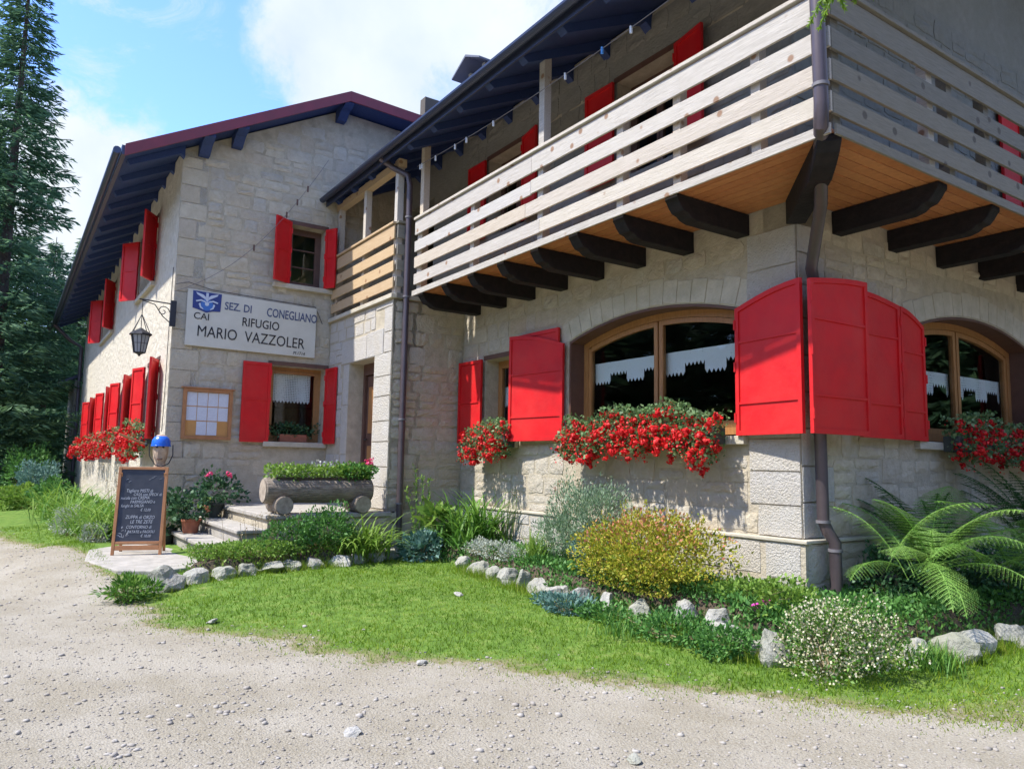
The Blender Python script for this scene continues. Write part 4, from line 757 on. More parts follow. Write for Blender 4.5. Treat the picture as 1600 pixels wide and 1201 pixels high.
def frond(base, az, L, up, mk, parent, wd=.19, npin=24, droop=1.1):
    """one fern frond: arching rachis, pinnae cut into pinnules"""
    d = Vector((math.cos(az), math.sin(az), 0)); s = Vector((-d.y, d.x, 0)); p = Vector(base); th = up; pts = [p.copy()]; tan = []; m = npin + 6
    for i in range(m): t = d * math.cos(th) + Vector((0, 0, 1)) * math.sin(th); p = p + t * (L / m); pts.append(p.copy()); tan.append(t); th -= droop * 1.5 / m * (.3 + 1.3 * i / m)
    C, D, LL = [], [], []
    for i in range(5, m):
        q = (i - 5) / (m - 5); ln = wd * math.sin(math.pi * min(1, (q * .86 + .16))) ** .75 * random.uniform(.9, 1.08)
        if ln < .008: ln = .008
        nn = tan[min(i, m - 1)]; 
        for sg in (-1, 1):
            dr = (s * sg + nn * .45 - Vector((0, 0, .22))).normalized(); k = max(3, int(ln / .011))
            for j in range(k):
                a = (j + .3) / k; pt = pts[i] + dr * (ln * a) - Vector((0, 0, .12 * ln * a * a)); pl = .0125 * (1 - a * .5) * (L / .75)
                for s2 in (-1, 1): C.append(pt); D.append(dr * .5 + nn * s2); LL.append(pl)
    C, D, LL = np.array(C), np.array(D), np.array(LL); n = len(C); Dn = nrm(D); face = np.array(s.cross(Vector(tan[m // 2]))); sdv = nrm(np.cross(Dn, np.repeat([face], n, 0) + rv(n) * .25))
    V = np.stack([C, C + Dn * (LL * .45)[:, None] + sdv * (LL * .30)[:, None], C + Dn * LL[:, None], C + Dn * (LL * .45)[:, None] - sdv * (LL * .30)[:, None]], 1).reshape(-1, 3)
    a = (V, np.arange(4 * n).reshape(-1, 4), np.clip(rng.random() * .5 + rng.random(n) * .5, 0, 1)); b = tube_quads([tuple(x) for x in pts[:-1]], [tuple(x) for x in pts[1:]], .004, .003)
    v, f, r = cat_(a, b); return npmesh('frond', v, f, M[mk], parent, rnd=r)
# flower head shared by all geraniums
def head_mesh(mk, n=16, R=.040):
    c = rv(n) * R * rng.uniform(.3, 1.15, (n, 1)); c[:, 2] *= .8; d = nrm(c) + rv(n) * .3; s = nrm(np.cross(d, rv(n))); t = np.cross(nrm(d), s); L = R * .34
    V = np.stack([c + s * L, c + t * L, c - s * L, c - t * L], 1).reshape(-1, 3); V2 = np.stack([c + nrm(d) * L * .5 + s * L * .9 + t * L * .9, c - s * L * .9 + t * L, c - s * L * .8 - t * L + nrm(d) * L * .5, c + s * L - t * L * .9], 1).reshape(-1, 3)
    V = np.vstack([V, V2]); F = np.arange(len(V)).reshape(-1, 4); me = bpy.data.meshes.new('flower_head'); me.from_pydata([tuple(v) for v in V], [], [tuple(int(q) for q in f) for f in F]); me.materials.append(M[mk])
    a = me.attributes.new('rnd', 'FLOAT', 'FACE'); a.data.foreach_set('value', rng.random(len(F))); return me
HEADS = [head_mesh('red_flower', 20, .038) for _ in range(8)]; PINK = [head_mesh('pink_flower', 14, .038) for _ in range(2)]; MAG = [head_mesh('magenta', 12, .03)]
def heads(par, pts, meshes, s=(.75, 1.25), name='flower_head'):
    for p in pts:
        o = bpy.data.objects.new(name, random.choice(meshes)); COL.objects.link(o); o.parent = par; o.location = Vector(p) - WP[par.name]; o.rotation_euler = (random.uniform(-1, 1), random.uniform(-1, 1), random.uniform(0, 6)); k = random.uniform(*s); o.scale = (k, k, k)
def flower_box(fr, u0, u1, z, label, nl, nh, d=.155, drop=.26, rise=.16, group='red geranium window boxes', hs=(.75, 1.25)):
    t = empty('flower_box', fr.P((u0 + u1) / 2, d, z - .16), label, 'window box', group)
    mb = MB(); fr.box(mb, u0 + .05, u1 - .05, d - .09, d + .08, z - .16, z); mb.build('trough', M['dark_pot'], t, bevel=.01)
    def pts(n, flow):
        u = rng.uniform(u0, u1, n); q = rng.random(n); edge = 1 - .35 * (np.abs(u - (u0 + u1) / 2) / ((u1 - u0) / 2)) ** 4
        lump = .75 + .35 * np.sin(u * 5.1 + z * 3) * np.sin(u * 2.3 + 1)
        zz = z + (rise * (1 - q ** 1.3 * 1.0) * lump if not flow else 0) * edge
        if flow: q = rng.random(n) ** .75; zz = z + rise * .8 * lump - q * (drop + rise * .8) * (.75 + .4 * np.sin(u * 7.7 + 2) ** 2)
        else: zz = z + rise * 1.05 * lump - rng.random(n) * (drop * .8 + rise)
        hgt = (zz - z); dd = d + rng.uniform(-.12, .15, n) + np.where(hgt < 0, .06 - hgt * .15, 0) + (.05 if flow else 0)
        return np.array([fr.P(a, b, c) for a, b, c in zip(u, dd, zz)])
    C = pts(nl, False); out_ = np.array(fr.n); D = rv(nl) * .9 + out_ * .5 + [0, 0, .15]
    add('foliage', t, leaves(C, D, rng.uniform(.028, .055, nl), .42), 'geranium')
    heads(t, pts(nh, True), HEADS, hs); m = nl // 3; add('petals', t, leaves(pts(m, True), rv(m) + out_ * .5, rng.uniform(.018, .03, m), .5), 'red_flower')
    V_ = pts(24, False); add('stem', t, tube_quads(np.array([fr.P(random.uniform(u0 + .1, u1 - .1), d, z) for _ in range(24)]), V_ + [0, 0, .03], .003, .002), 'geranium'); return t
def pot(c, r, h, mk, par):
    return MB().lathe(c, [(0, .0), (r * .72, .0), (r * .95, h * .84), (r * 1.05, h * .85), (r * 1.05, h), (r * .92, h), (r * .9, h * .9), (0, h * .88)], 20).build('pot', M[mk], par, smooth=True)
# ---- window boxes
flower_box(F1, -3.05, -.72, 1.98, 'longest window box of red geraniums, under the big arched front window', 5200, 295, drop=.24, rise=.28, hs=(.7, 1.3))
flower_box(F1, -5.30, -4.30, 1.98, 'small window box of red geraniums between the two narrow front shutters', 1900, 95, drop=.26, rise=.28)
flower_box(SD, 2.25, 4.9, 1.96, 'shaded window box of red geraniums under the arched window right of the corner shutters', 3200, 190, drop=.24, rise=.26)
flower_box(WW, -10.9, -9.2, 1.98, 'window box of red geraniums nearest the lantern on the white side wall', 1500, 95, drop=.30, rise=.26, hs=(1.0, 1.6))
flower_box(WW, -14.6, -12.3, 1.98, 'second window box of red geraniums along the white side wall from the corner', 900, 80, drop=.32, rise=.22, hs=(1, 1.6))
flower_box(WW, -18.2, -15.2, 1.98, 'third window box of red geraniums along the white side wall', 800, 80, drop=.34, rise=.2, hs=(1, 1.7))
flower_box(WW, -22.2, -19.0, 1.98, 'farthest window box of red geraniums, beside the downpipe on the white side wall', 800, 80, drop=.34, rise=.2, hs=(1.1, 1.8))
# ---- lace curtains (hang behind the panes)
def lace(fr, u0, u1, ztop, label, deep, shallow, d=-.31, group='lace window valances'):
    mb = MB(); n = max(4, int((u1 - u0) / .056)); cur = []
    for i in range(n):
        a, b = u0 + (u1 - u0) * i / n, u0 + (u1 - u0) * (i + 1) / n; m = (a + b) / 2; blk = int((m - u0) / .28) % 2 == 0; zb = ztop - (deep if blk else shallow); w1 = .004 * math.sin(a * 17); w2 = .004 * math.sin(b * 17); wm = .004 * math.sin(m * 17)
        mb.add([fr.P(a, d + w1, ztop), fr.P(m, d + wm, ztop), fr.P(b, d + w2, ztop), fr.P(b, d + w2, zb + .022), fr.P(m, d + wm, zb - .022), fr.P(a, d + w1, zb + .022)], [(0, 5, 4, 1), (1, 4, 3, 2)])
    o = mb.build('lace_valance', M['lace'], None); tag(o, label, 'curtain', group); return o
lace(F1, -3.13, -1.98, 2.86, 'white lace valance behind the left pane of the big front arched window', .25, .15)
lace(F1, -1.92, -.72, 2.86, 'white lace valance behind the right pane of the big front arched window', .25, .15)
lace(SD, 2.05, 3.25, 2.72, 'white lace valance behind the left pane of the shaded side arched window', .25, .15)
lace(SD, 3.32, 4.5, 2.72, 'white lace valance behind the right pane of the shaded side arched window', .26, .15)
lace(F1, -5.15, -4.5, 2.72, 'white lace valance in the narrow front window beside the entrance bay', .28, .4, d=-.29)
lace(SG, -2.12, -1.42, 3.09, 'long net curtain with a pointed hem in the ground window under the name board', .50, .50, d=-.29)
# ---- name board
sb = empty('name_board', SG.P(-2.5, .03, 3.3), 'long cream painted board lettered RIFUGIO MARIO VAZZOLER above the ground floor window', 'sign')
P4 = [(-3.56, 3.36), (-1.48, 3.34), (-1.48, 4.20), (-3.56, 4.26)]
MB().prism([SG.P(u, .03, z) for u, z in P4], SG.n * .03).build('board', M['sign'], sb, bevel=.004)
TD = .0625; tilt = math.atan2(-.05, 2.08)
text_mesh('SEZ. DI', SG, -3.0, TD, 3.995, .175, M['blue_letter'], sb, sx=.80, rot=tilt, bold=.0025)
text_mesh('CONEGLIANO', SG, -2.33, TD, 3.965, .205, M['blue_letter'], sb, sx=.64, rot=tilt, bold=.003)
text_mesh('CAI', SG, -3.46, TD, 3.79, .15, M['black_paint'], sb, sx=1.0, rot=tilt, bold=.001)
text_mesh('RIFUGIO', SG, -2.72, TD, 3.76, .20, M['black_paint'], sb, sx=.80, rot=tilt, bold=.0015)
text_mesh('MARIO  VAZZOLER', SG, -3.40, TD, 3.52, .25, M['black_paint'], sb, sx=.80, rot=tilt, bold=0)
text_mesh('M.1714', SG, -1.86, TD, 3.375, .075, M['black_paint'], sb, sx=.9, rot=tilt, shear=.2)
em = MB().prism([SG.P(u, .061, z) for u, z in ((-3.48, 3.96), (-3.36, 3.93), (-3.27, 3.90), (-3.18, 3.93), (-3.06, 3.94), (-3.05, 4.225), (-3.485, 4.235))], SG.n * .006).build('emblem', M['emblem_blue'], sb)
def flat(poly, d, mk, par, name='emblem_mark', th=.003): return MB().prism([SG.P(-3.27 + u, d, 4.08 + z) for u, z in poly], SG.n * th).build(name, M[mk], par)
circ = lambda cx, cz, r, n=14: [(cx + r * math.cos(6.283 * k / n), cz + r * math.sin(6.283 * k / n)) for k in range(n)]
flat(circ(0, -.055, .095), .0675, 'emblem_mid', em); flat(circ(0, -.04, .032), .071, 'emblem_white', em)
flat([(-.018, .14), (.018, .14), (.022, .02), (0, -.01), (-.022, .02)], .0685, 'emblem_white', em)
for sg in (-1, 1):
    flat([(sg * .01, .06), (sg * .06, .105), (sg * .17, .135), (sg * .15, .10), (sg * .08, .06), (sg * .02, .025)][::sg], .0685, 'emblem_white', em)
    flat([(sg * .02, .0), (sg * .09, .025), (sg * .17, .0), (sg * .16, -.02), (sg * .09, 0), (sg * .02, -.02)][::sg], .0715, 'emblem_white', em)
    flat([(sg * .10, -.03), (sg * .125, -.05), (sg * .10, -.11), (sg * .05, -.135), (sg * .055, -.115), (sg * .085, -.09)][::sg], .0715, 'emblem_white', em)
# ---- menu case
mc = empty('menu_case', SG.P(-3.16, .03, 1.9), 'wooden notice case with eight printed sheets left of the ground floor window', 'notice board')
mb = MB()
for a, b, c, d in ((-3.53, -3.48, 1.9, 2.64), (-2.84, -2.79, 1.9, 2.64), (-3.48, -2.84, 1.9, 1.95), (-3.53, -2.79, 2.64, 2.69)): SG.box(mb, a, b, .015, .07, c, d)
mb.build('frame', M['orange_frame'], mc); mb = MB(); SG.box(mb, -3.48, -2.84, .015, .035, 1.95, 2.64); mb.build('backing', M['cork'], mc)
mb = MB(); SG.box(mb, -3.56, -2.76, .01, .09, 2.692, 2.71); mb.build('top_ledge', M['orange_frame'], mc)
def paper_mat():
    m = M['paper']; n, l = m.node_tree.nodes, m.node_tree.links; g = n.new('ShaderNodeNewGeometry'); sx = n.new('ShaderNodeSeparateXYZ'); l.new(g.outputs['Position'], sx.inputs[0])
    nz = n.new('ShaderNodeTexNoise'); nz.inputs['Scale'].default_value = 60; mp = n.new('ShaderNodeMapping'); mp.inputs['Scale'].default_value = (1, .8, 1.6); l.new(g.outputs['Position'], mp.inputs[0]); l.new(mp.outputs[0], nz.inputs['Vector'])
    w = n.new('ShaderNodeMath'); w.operation = 'SINE'; k = n.new('ShaderNodeMath'); k.operation = 'MULTIPLY'; k.inputs[1].default_value = 6.283 / .018; l.new(sx.outputs['Z'], k.inputs[0]); l.new(k.outputs[0], w.inputs[0])
    a = n.new('ShaderNodeMath'); a.operation = 'MULTIPLY'; l.new(w.outputs[0], a.inputs[0]); l.new(nz.outputs['Fac'], a.inputs[1]); r = n.new('ShaderNodeMapRange'); r.inputs['From Min'].default_value = .2; r.inputs['From Max'].default_value = .5; l.new(a.outputs[0], r.inputs['Value'])
    c = n.new('ShaderNodeMix'); c.data_type = 'RGBA'; l.new(r.outputs['Result'], c.inputs['Factor']); c.inputs['A'].default_value = (.66, .68, .74, 1); c.inputs['B'].default_value = (.42, .43, .50, 1); l.new(c.outputs['Result'], n['Principled BSDF'].inputs['Base Color'])
paper_mat()
for k in range(4):
    for j in range(3):
        if j == 2 and k in (0, 3): continue
        u = -3.47 + .157 * k; z = 2.42 - .228 * j; mb = MB(); SG.box(mb, u, u + .148, .037, .040, z, z + .213); mb.build('sheet', M['paper'], mc)
# ---- wall lantern on its scroll bracket
wl_ = empty('wall_lantern', (-8.4, -3.76, 3.7), 'black iron lantern hanging from a scroll bracket on the house corner', 'lantern')
mb = MB(); mb.box(-8.42, -8.36, -3.80, -3.72, 3.62, 4.02); mb.tube([(-8.4, -3.8, 3.97), (-8.4, -4.24, 3.99)], .011, 6)
sp = [(-8.4, -3.80 - .10 + .09 * (1 - t) * math.cos(t * 9), 3.84 + .09 * (1 - t) * math.sin(t * 9)) for t in [i / 24 * .85 for i in range(25)]]; mb.tube(sp, .007, 5)
mb.tube([(-8.4, -3.8, 3.68), (-8.4, -3.9, 3.76), (-8.4, -4.02, 3.93), (-8.4, -4.2, 3.975)], .008, 5); mb.build('bracket', M['iron'], wl_)
lc = Vector((-8.4, -4.19, 3.14)); mb = MB(); mb.tube([lc + Vector((0, 0, .84)), lc + Vector((0, 0, .36))], .006, 5)
for k in range(4): a = math.pi / 4 + k * math.pi / 2; mb.tube([lc + Vector((0, 0, .62)), lc + Vector((.155 * math.cos(a), .155 * math.sin(a), .335))], .006, 5)
mb.build('chain', M['iron'], wl_)
mb = MB(); mb.lathe(lc + Vector((0, 0, .30)), [(.172, 0), (.165, .02), (.05, .085), (.012, .11)], 6); mb.lathe(lc + Vector((0, 0, .30)), [(.172, 0), (.10, .0)], 6); mb.build('hood', M['iron'], wl_)
mb = MB()
for k in range(6):
    a = k * math.pi / 3; b = a + math.pi / 3; T = lambda t, z, r: lc + Vector((r * math.cos(t), r * math.sin(t), z))
    mb.tube([T(a, .30, .135), T(a, .03, .085)], .008, 5); mb.tube([T(a, .30, .135), T(b, .30, .135)], .007, 5); mb.tube([T(a, .03, .085), T(b, .03, .085)], .007, 5); mb.tube([T(a, .17, .111), T(b, .17, .111)], .004, 4)
    m0 = (T(a, .30, .135) + T(b, .30, .135)) / 2; m1 = (T(a, .03, .085) + T(b, .03, .085)) / 2; mb.tube([m0, m1], .004, 4)
mb.lathe(lc, [(0, -.03), (.012, -.02), (.03, .005), (.085, .03)], 6); mb.build('cage', M['iron'], wl_)
g_ = mat('frosted_lantern_glass', (.55, .56, .58), .3, trans=.5); MB().lathe(lc, [(.078, .035), (.126, .295)], 6).build('lantern_glass', g_, wl_)
# ---- carved head with a blue helmet
cb = empty('carved_head', (-7.98, -3.87, .36), 'carved wooden head on a post behind the chalkboard', 'sculpture')
HS = .78
prof = [(.13, 0), (.125, .5), (.12, .9), (.125, 1.02), (.10, 1.12), (.095, 1.18), (.12, 1.24), (.135, 1.34), (.14, 1.44), (.125, 1.52), (.08, 1.57), (0, 1.59)]
b_ = len(prof); n = 28; mb = MB(); fd = math.atan2(-.25, 1)
vs = []
for r, z in prof:
    for k in range(n):
        a = 6.283 * k / n; da = math.cos(a - fd); rr = r
        if z > 1.1 and da > .3:
            rr += .035 * max(0, math.cos((a - fd) * 4.2)) * math.exp(-((z - 1.30) / .06) ** 2) * (1 if abs((a - fd + math.pi) % (2 * math.pi) - math.pi) < .4 else 0) - .02 * math.exp(-((z - 1.40) / .03) ** 2) * (da > .75) - .012 * math.exp(-((z - 1.21) / .015) ** 2) + .02 * math.exp(-((z - 1.15) / .03) ** 2)
        vs.append((-7.98 + rr * HS * math.cos(a), -3.87 + rr * HS * math.sin(a), .36 + z))
fs = [(i * n + k, i * n + (k + 1) % n, (i + 1) * n + (k + 1) % n, (i + 1) * n + k) for i in range(b_ - 1) for k in range(n)]
mb.add(vs, fs).build('head', M['carving'], cb, smooth=True)
for sy in (-.055, .055):
    p = Vector((-7.98 + .099 * math.cos(fd), -3.87 + .099 * math.sin(fd), .36 + 1.395)) + Vector((-math.sin(fd), math.cos(fd), 0)) * sy * .75; MB().lathe(p, [(0, -.016), (.016, -.008), (.018, 0), (.016, .008), (0, .016)], 10).build('eye', M['black_paint'], cb)
p = Vector((-7.98, -3.87, .36 + 1.225)) + Vector((math.cos(fd), math.sin(fd), 0)) * .100; sv = Vector((-math.sin(fd), math.cos(fd), 0)); MB().tube([p - sv * .04, p + Vector((.008, 0, -.006)), p + sv * .04], .008, 6).build('mouth', M['dark_frame'], cb)
hm = empty('helmet', (-7.98, -3.87, 1.83), 'bright blue helmet sitting on the carved wooden head', 'helmet')
c0 = (-7.98, -3.87, 1.80); MB().lathe(c0, [(.125, -.03), (.132, -.025), (.130, .0), (.124, .05), (.10, .095), (.06, .125), (.02, .135), (0, .136)], 28).build('shell', M['helmet'], hm, smooth=True)
MB().lathe(c0, [(.124, -.03), (.137, -.034), (.137, -.02), (.130, -.016)], 28).build('rim', M['helmet'], hm, smooth=True)
MB().tube([(-7.97, -4.03, 1.79), (-7.93, -4.02, 1.62), (-7.89, -3.95, 1.50), (-7.85, -3.87, 1.47), (-7.87, -3.77, 1.52), (-7.93, -3.71, 1.64), (-7.97, -3.71, 1.79)], .008, 6).build('chin_strap', M['iron'], hm)
pa = empty('ice_axe', (-8.15, -4.3, 1.85), 'wooden handle poking out beside the blue helmet', 'handle'); MB().tube([(-8.1, -4.06, 1.79), (-8.05, -4.42, 1.93)], .016, 8).build('shaft', M['orange_frame'], pa); MB().tube([(-8.1, -4.04, 1.80), (-8.1, -4.07, 1.78)], .024, 8).build('ferrule', M['iron'], pa)
# ---- chalkboard A-frame
cx, cy, cz = -6.88, -4.25, .346; CF = Frame(cx, cy, -math.sin(math.atan2(-.30, .95)), math.cos(math.atan2(-.30, .95)))
cbd = empty('chalkboard', (cx, cy, cz), 'freestanding chalkboard menu in a pine frame at the foot of the steps', 'chalkboard')
lean = lambda z: -.14 * (z - 0) ; CP = lambda u, d, z: CF.P(u, d + lean(z), cz + z)
def cbox(mb, u0, u1, d0, d1, z0, z1): return mb.hexa([CP(u0, d1, z0), CP(u1, d1, z0), CP(u1, d0, z0), CP(u0, d0, z0), CP(u0, d1, z1), CP(u1, d1, z1), CP(u1, d0, z1), CP(u0, d0, z1)])
for a, b in ((-.30, -.262), (.262, .30)): mb = MB(); cbox(mb, a, b, 0, .03, 0, 1.13); mb.build('frame_leg', M['orange_frame'], cbd, bevel=.004)
for a, b in ((1.095, 1.13), (.135, .17), (.06, .12)): mb = MB(); cbox(mb, -.261, .261, .002, .028, a, b); mb.build('frame_rail', M['orange_frame'], cbd, bevel=.004)
mb = MB(); cbox(mb, -.262, .262, .006, .016, .17, 1.096); slate = mb.build('slate', M['slate'], cbd)
for a in (-.28, .28): MB().beam(CF.P(a * .95, -.12, cz + 1.05), CF.P(a * .95, -.42, cz), .035, .02).build('rear_leg', M['orange_frame'], cbd)
MB().beam(CF.P(-.26, -.38, cz + .12), CF.P(.26, -.38, cz + .12), .02, .05).build('rear_rail', M['orange_frame'], cbd)
for i, (tx, u, z, sz) in enumerate((('Tagliere MISTI di', -.19, .80, .060), ('CASA con SPECK di', -.10, .755, .052), ('rucola con CREMA', -.245, .705, .056), ('PARMIGIANO e', -.13, .655, .056), ('funghi in SALSA', -.235, .605, .054), ('€ 12,00', .0, .555, .05), ('ZUPPA di ORZO', -.17, .46, .062), ('LE TRE ZETE', -.11, .40, .062), ('e   CONTORNO di', -.21, .335, .056), ('PATATE e FAGIOLI', -.13, .275, .05), ('€ 10,00', .03, .225, .05))):
    t = text_mesh(tx, CF, u, lean(z) + .0185, cz + z, sz, M['chalk'], cbd, name='chalk_writing', sx=.78, shear=.25, rot=random.uniform(-.02, .02), ex=.0005)
mb = MB()
for k in range(16):
    u, z = -.19 + random.gauss(0, .035), .255 + random.gauss(0, .022); a = random.uniform(0, 3.1); mb.tube([CP(u, .0175, z), CP(u + .03 * math.cos(a), .0175, z + .03 * math.sin(a))], .0022, 4)
for u, z in ((.10, .98), (.13, 1.0), (.07, .96), (.2, .97), (-.2, .96), (-.17, .93)): mb.tube([CP(u, .0175, z), CP(u + .03, .0175, z + .012)], .002, 4)
mb.build('chalk_drawing', M['chalk'], cbd, kind='stuff')
# ---- log trough planter on two log rounds
lp = empty('log_planter', (-5.92, -2.05, .9), 'hollowed log planter full of green bedding plants on the landing', 'planter')
mb = MB(); mb.lathe((-5.93, 0, 1.20), [(.0, -2.94), (.155, -2.94), (.172, -2.92), (.165, -2.52), (.172, -2.12), (.166, -1.72), (.172, -1.48), (.155, -1.46), (0, -1.46)], 22, axis=1); mb.build('log', M['bark'], lp, smooth=True)
MB().lathe((-5.93, 0, 1.20), [(0, -2.945), (.15, -2.945)], 22, axis=1).build('log_end', M['log_end'], lp)
MB().box(-6.03, -5.83, -2.80, -1.60, 1.34, 1.375).build('soil', M['soil'], lp)
for y in (-2.72, -1.64): MB().tube([(-6.15, y, 1.015), (-5.70, y, 1.015)], .118, 18).build('log_round', M['bark'], lp, smooth=True); MB().tube([(-5.70, y, 1.015), (-5.692, y, 1.015)], .112, 18).build('log_end', M['log_end'], lp)
C, D = [], []
for y in np.arange(-2.84, -1.48, .10):
    a, d = blob(150, (-5.93, y, 1.44), (.15, .10, .10), .3); C.append(a); D.append(d)
C, D = np.vstack(C), np.vstack(D); add('foliage', lp, leaves(C, D + rv(len(C)) * .6 + [0, 0, .3], rng.uniform(.03, .055, len(C)), .36), 'lime')
a, d = blob(900, (-5.93, -1.68, 1.45), (.16, .26, .13), .3); add('foliage', lp, leaves(a, d + rv(900) * .6, rng.uniform(.035, .06, 900), .38), 'mid')
heads(lp, [(-5.95, -1.50, 1.60), (-5.98, -1.42, 1.63), (-5.92, -1.46, 1.56)], PINK)
k = 26; add('white_blossom', lp, leaves(np.column_stack([rng.uniform(-6.05, -5.85, k), rng.uniform(-2.3, -1.9, k), rng.uniform(1.52, 1.60, k)]), rv(k) + [0, 0, 1], .03, .6), 'white_flower')
# ---- pots
p1 = empty('potted_plant', (-7.55, -3.48, .54), 'terracotta pot of pale begonias on the lowest step beside the chalkboard', 'potted plant'); pot((-7.55, -3.48, .54), .135, .20, 'terracotta', p1)
a, d = blob(420, (-7.6, -3.5, .92), (.26, .28, .20), .5); add('foliage', p1, leaves(a, d + rv(420) * .6 + [0, 0, .2], rng.uniform(.05, .085, 420), .42), 'dark')
add('blossom', p1, leaves(blob(14, (-7.45, -3.42, .98), (.2, .2, .1), .7)[0], rv(14), .05, .5), 'lime'); heads(p1, [(-7.38, -3.32, .90), (-7.42, -3.28, .86)], [head_mesh('pinkleaf', 12, .04)])
p2 = empty('potted_plant', (-8.0, -3.08, .72), 'dark pot of pink geraniums on the upper step against the house wall', 'potted plant'); pot((-8.0, -3.08, .72), .15, .22, 'dark_pot', p2)
a, d = blob(560, (-7.98, -3.06, 1.12), (.30, .36, .23), .5); add('foliage', p2, leaves(a, d + rv(560) * .6 + [0, 0, .2], rng.uniform(.045, .075, 560), .42), 'dark'); heads(p2, [(-7.85, -3.2, 1.37), (-7.8, -2.95, 1.38), (-7.83, -2.9, 1.35), (-7.85, -3.23, 1.34)], PINK)
p3 = empty('potted_plant', (-8.05, -3.72, .36), 'dark leafy potted plant half hidden behind the chalkboard', 'potted plant'); pot((-8.05, -3.72, .36), .14, .22, 'dark_pot', p3)
a, d = blob(420, (-8.0, -3.7, .80), (.25, .24, .26), .5); add('foliage', p3, leaves(a, d + rv(420) * .6 + [0, 0, .2], rng.uniform(.05, .08, 420), .42), 'dark')
p4 = empty('window_pot', SG.P(-1.75, -.10, 1.90), 'terracotta trough of green plants on the sill under the name board', 'planter'); mb = MB(); SG.box(mb, -1.98, -1.52, -.17, -.03, 1.90, 2.03); mb.build('trough', M['terracotta'], p4, bevel=.01)
a, d = blob(520, SG.P(-1.75, -.10, 2.11), (.12, .42, .12), .3); add('foliage', p4, leaves(a, d + rv(520) * .6, rng.uniform(.03, .055, 520), .4), 'dark')
# ---- bed plants
def G(x, y, dz=0): return (x, y, gz1(x, y) + dz)
shrub('golden_shrub', G(-1.14, -.68), 'big rounded golden yellow shrub with pink tips beside the lodge corner', 'shrub', [((-.12, 0, .34), (.52, .42, .36)), ((.30, .05, .31), (.46, .38, .32)), ((-.42, -.1, .24), (.38, .34, .25)), ((.05, -.22, .2), (.60, .30, .26))], 12500, .036, .28, 'yellow', tips=('pinkleaf', 700, .04, .10, .32))
shrub('sage_bush', G(-2.62, -.42), 'tall grey green feathery bush left of the golden shrub', 'bush', [((0, 0, .45), (.32, .26, .45)), ((.38, .05, .48), (.32, .24, .42)), ((-.25, 0, .25), (.26, .24, .28))], 8200, .046, .16, 'sage', up=1.2)
shrub('grey_herb', G(-1.95, -.72), 'low blue green herb clump between the tall sage bush and the golden shrub', 'plant', [((0, 0, .18), (.2, .2, .2))], 1200, .05, .2, 'bluish', up=.9)
tuft('grass_tuft', G(-3.0, -.70), 'bright green grass tuft beside the low silver mat', 'grass clump', 130, .42, .006, 'lime', lean=.5, droop=.5)
shrub('silver_mat', G(-3.72, -.75), 'low silvery white leafed mat spilling over the edging stones', 'plant', [((0, 0, .06), (.38, .16, .10)), ((.4, -.02, .05), (.25, .14, .09)), ((-.35, .02, .06), (.22, .16, .10))], 3000, .03, .25, 'silver')
tuft('day_lily', G(-4.65, -.42), 'large arching strap leaved lily clump against the front wall', 'plant', 190, .98, .015, 'lily', spread=.18, lean=.75, droop=.8)
tuft('day_lily', G(-5.15, -.48), 'smaller arching lily clump behind the blue green plant', 'plant', 110, .80, .014, 'lily', spread=.13, lean=.7, droop=.9)
shrub('blue_green_plant', G(-5.1, -1.0), 'blue green broad leaved plant right of the entrance downpipe', 'plant', [((0, 0, .17), (.27, .22, .18)), ((-.2, -.05, .12), (.2, .2, .13))], 700, .10, .22, 'bluish', up=.5)
shrub('broad_leaf_plant', G(-5.3, -.72), 'big leaved pale green plant between downpipe and lilies', 'plant', [((0, 0, .32), (.16, .16, .16))], 46, .2, .3, 'lime', up=.2)
tp = plant('tall_stem_plant', G(-5.45, -.85), 'tall budding stems leaning right of the entrance downpipe', 'plant'); b0 = np.array(G(-5.45, -.85)); PT = []
for k in range(4):
    p = b0 + [rng.normal(0, .05), rng.normal(0, .05), 0]; q = p + [rng.normal(-.12, .12), rng.normal(.0, .1), rng.uniform(.7, 1.15)]; PT.append((p, q))
add('stem', tp, tube_quads([a for a, b in PT], [b for a, b in PT], .008, .003), 'mid'); C = np.vstack([a + (b - a) * rng.uniform(.15, 1, (60, 1)) + rng.normal(0, .012, (60, 3)) for a, b in PT]); add('foliage', tp, leaves(C, rv(len(C)) + [0, 0, .9], rng.uniform(.03, .08, len(C)), .2), 'lime')
for x, y, lb in ((-4.35, -.15, 'thin tall seeding stems rising behind the large lily clump'), (-2.9, -.25, 'thin pinkish seeding stems left of the sage bush')):
    t = plant('seed_stems', G(x, y), lb, 'plant'); b0 = np.array(G(x, y)); n = 14; A = b0 + np.column_stack([rng.normal(0, .07, (n, 2)), np.zeros(n)]); Bq = A + np.column_stack([rng.normal(0, .12, (n, 2)), rng.uniform(.45, .95, n)]); add('stem', t, tube_quads(A, Bq, .003, .002), 'lime'); C = np.vstack([b + rng.normal(0, .02, (8, 3)) for b in Bq]); add('seed_heads', t, leaves(C, rv(len(C)), .022, .3), 'pinkleaf' if x > -3 else 'dry')
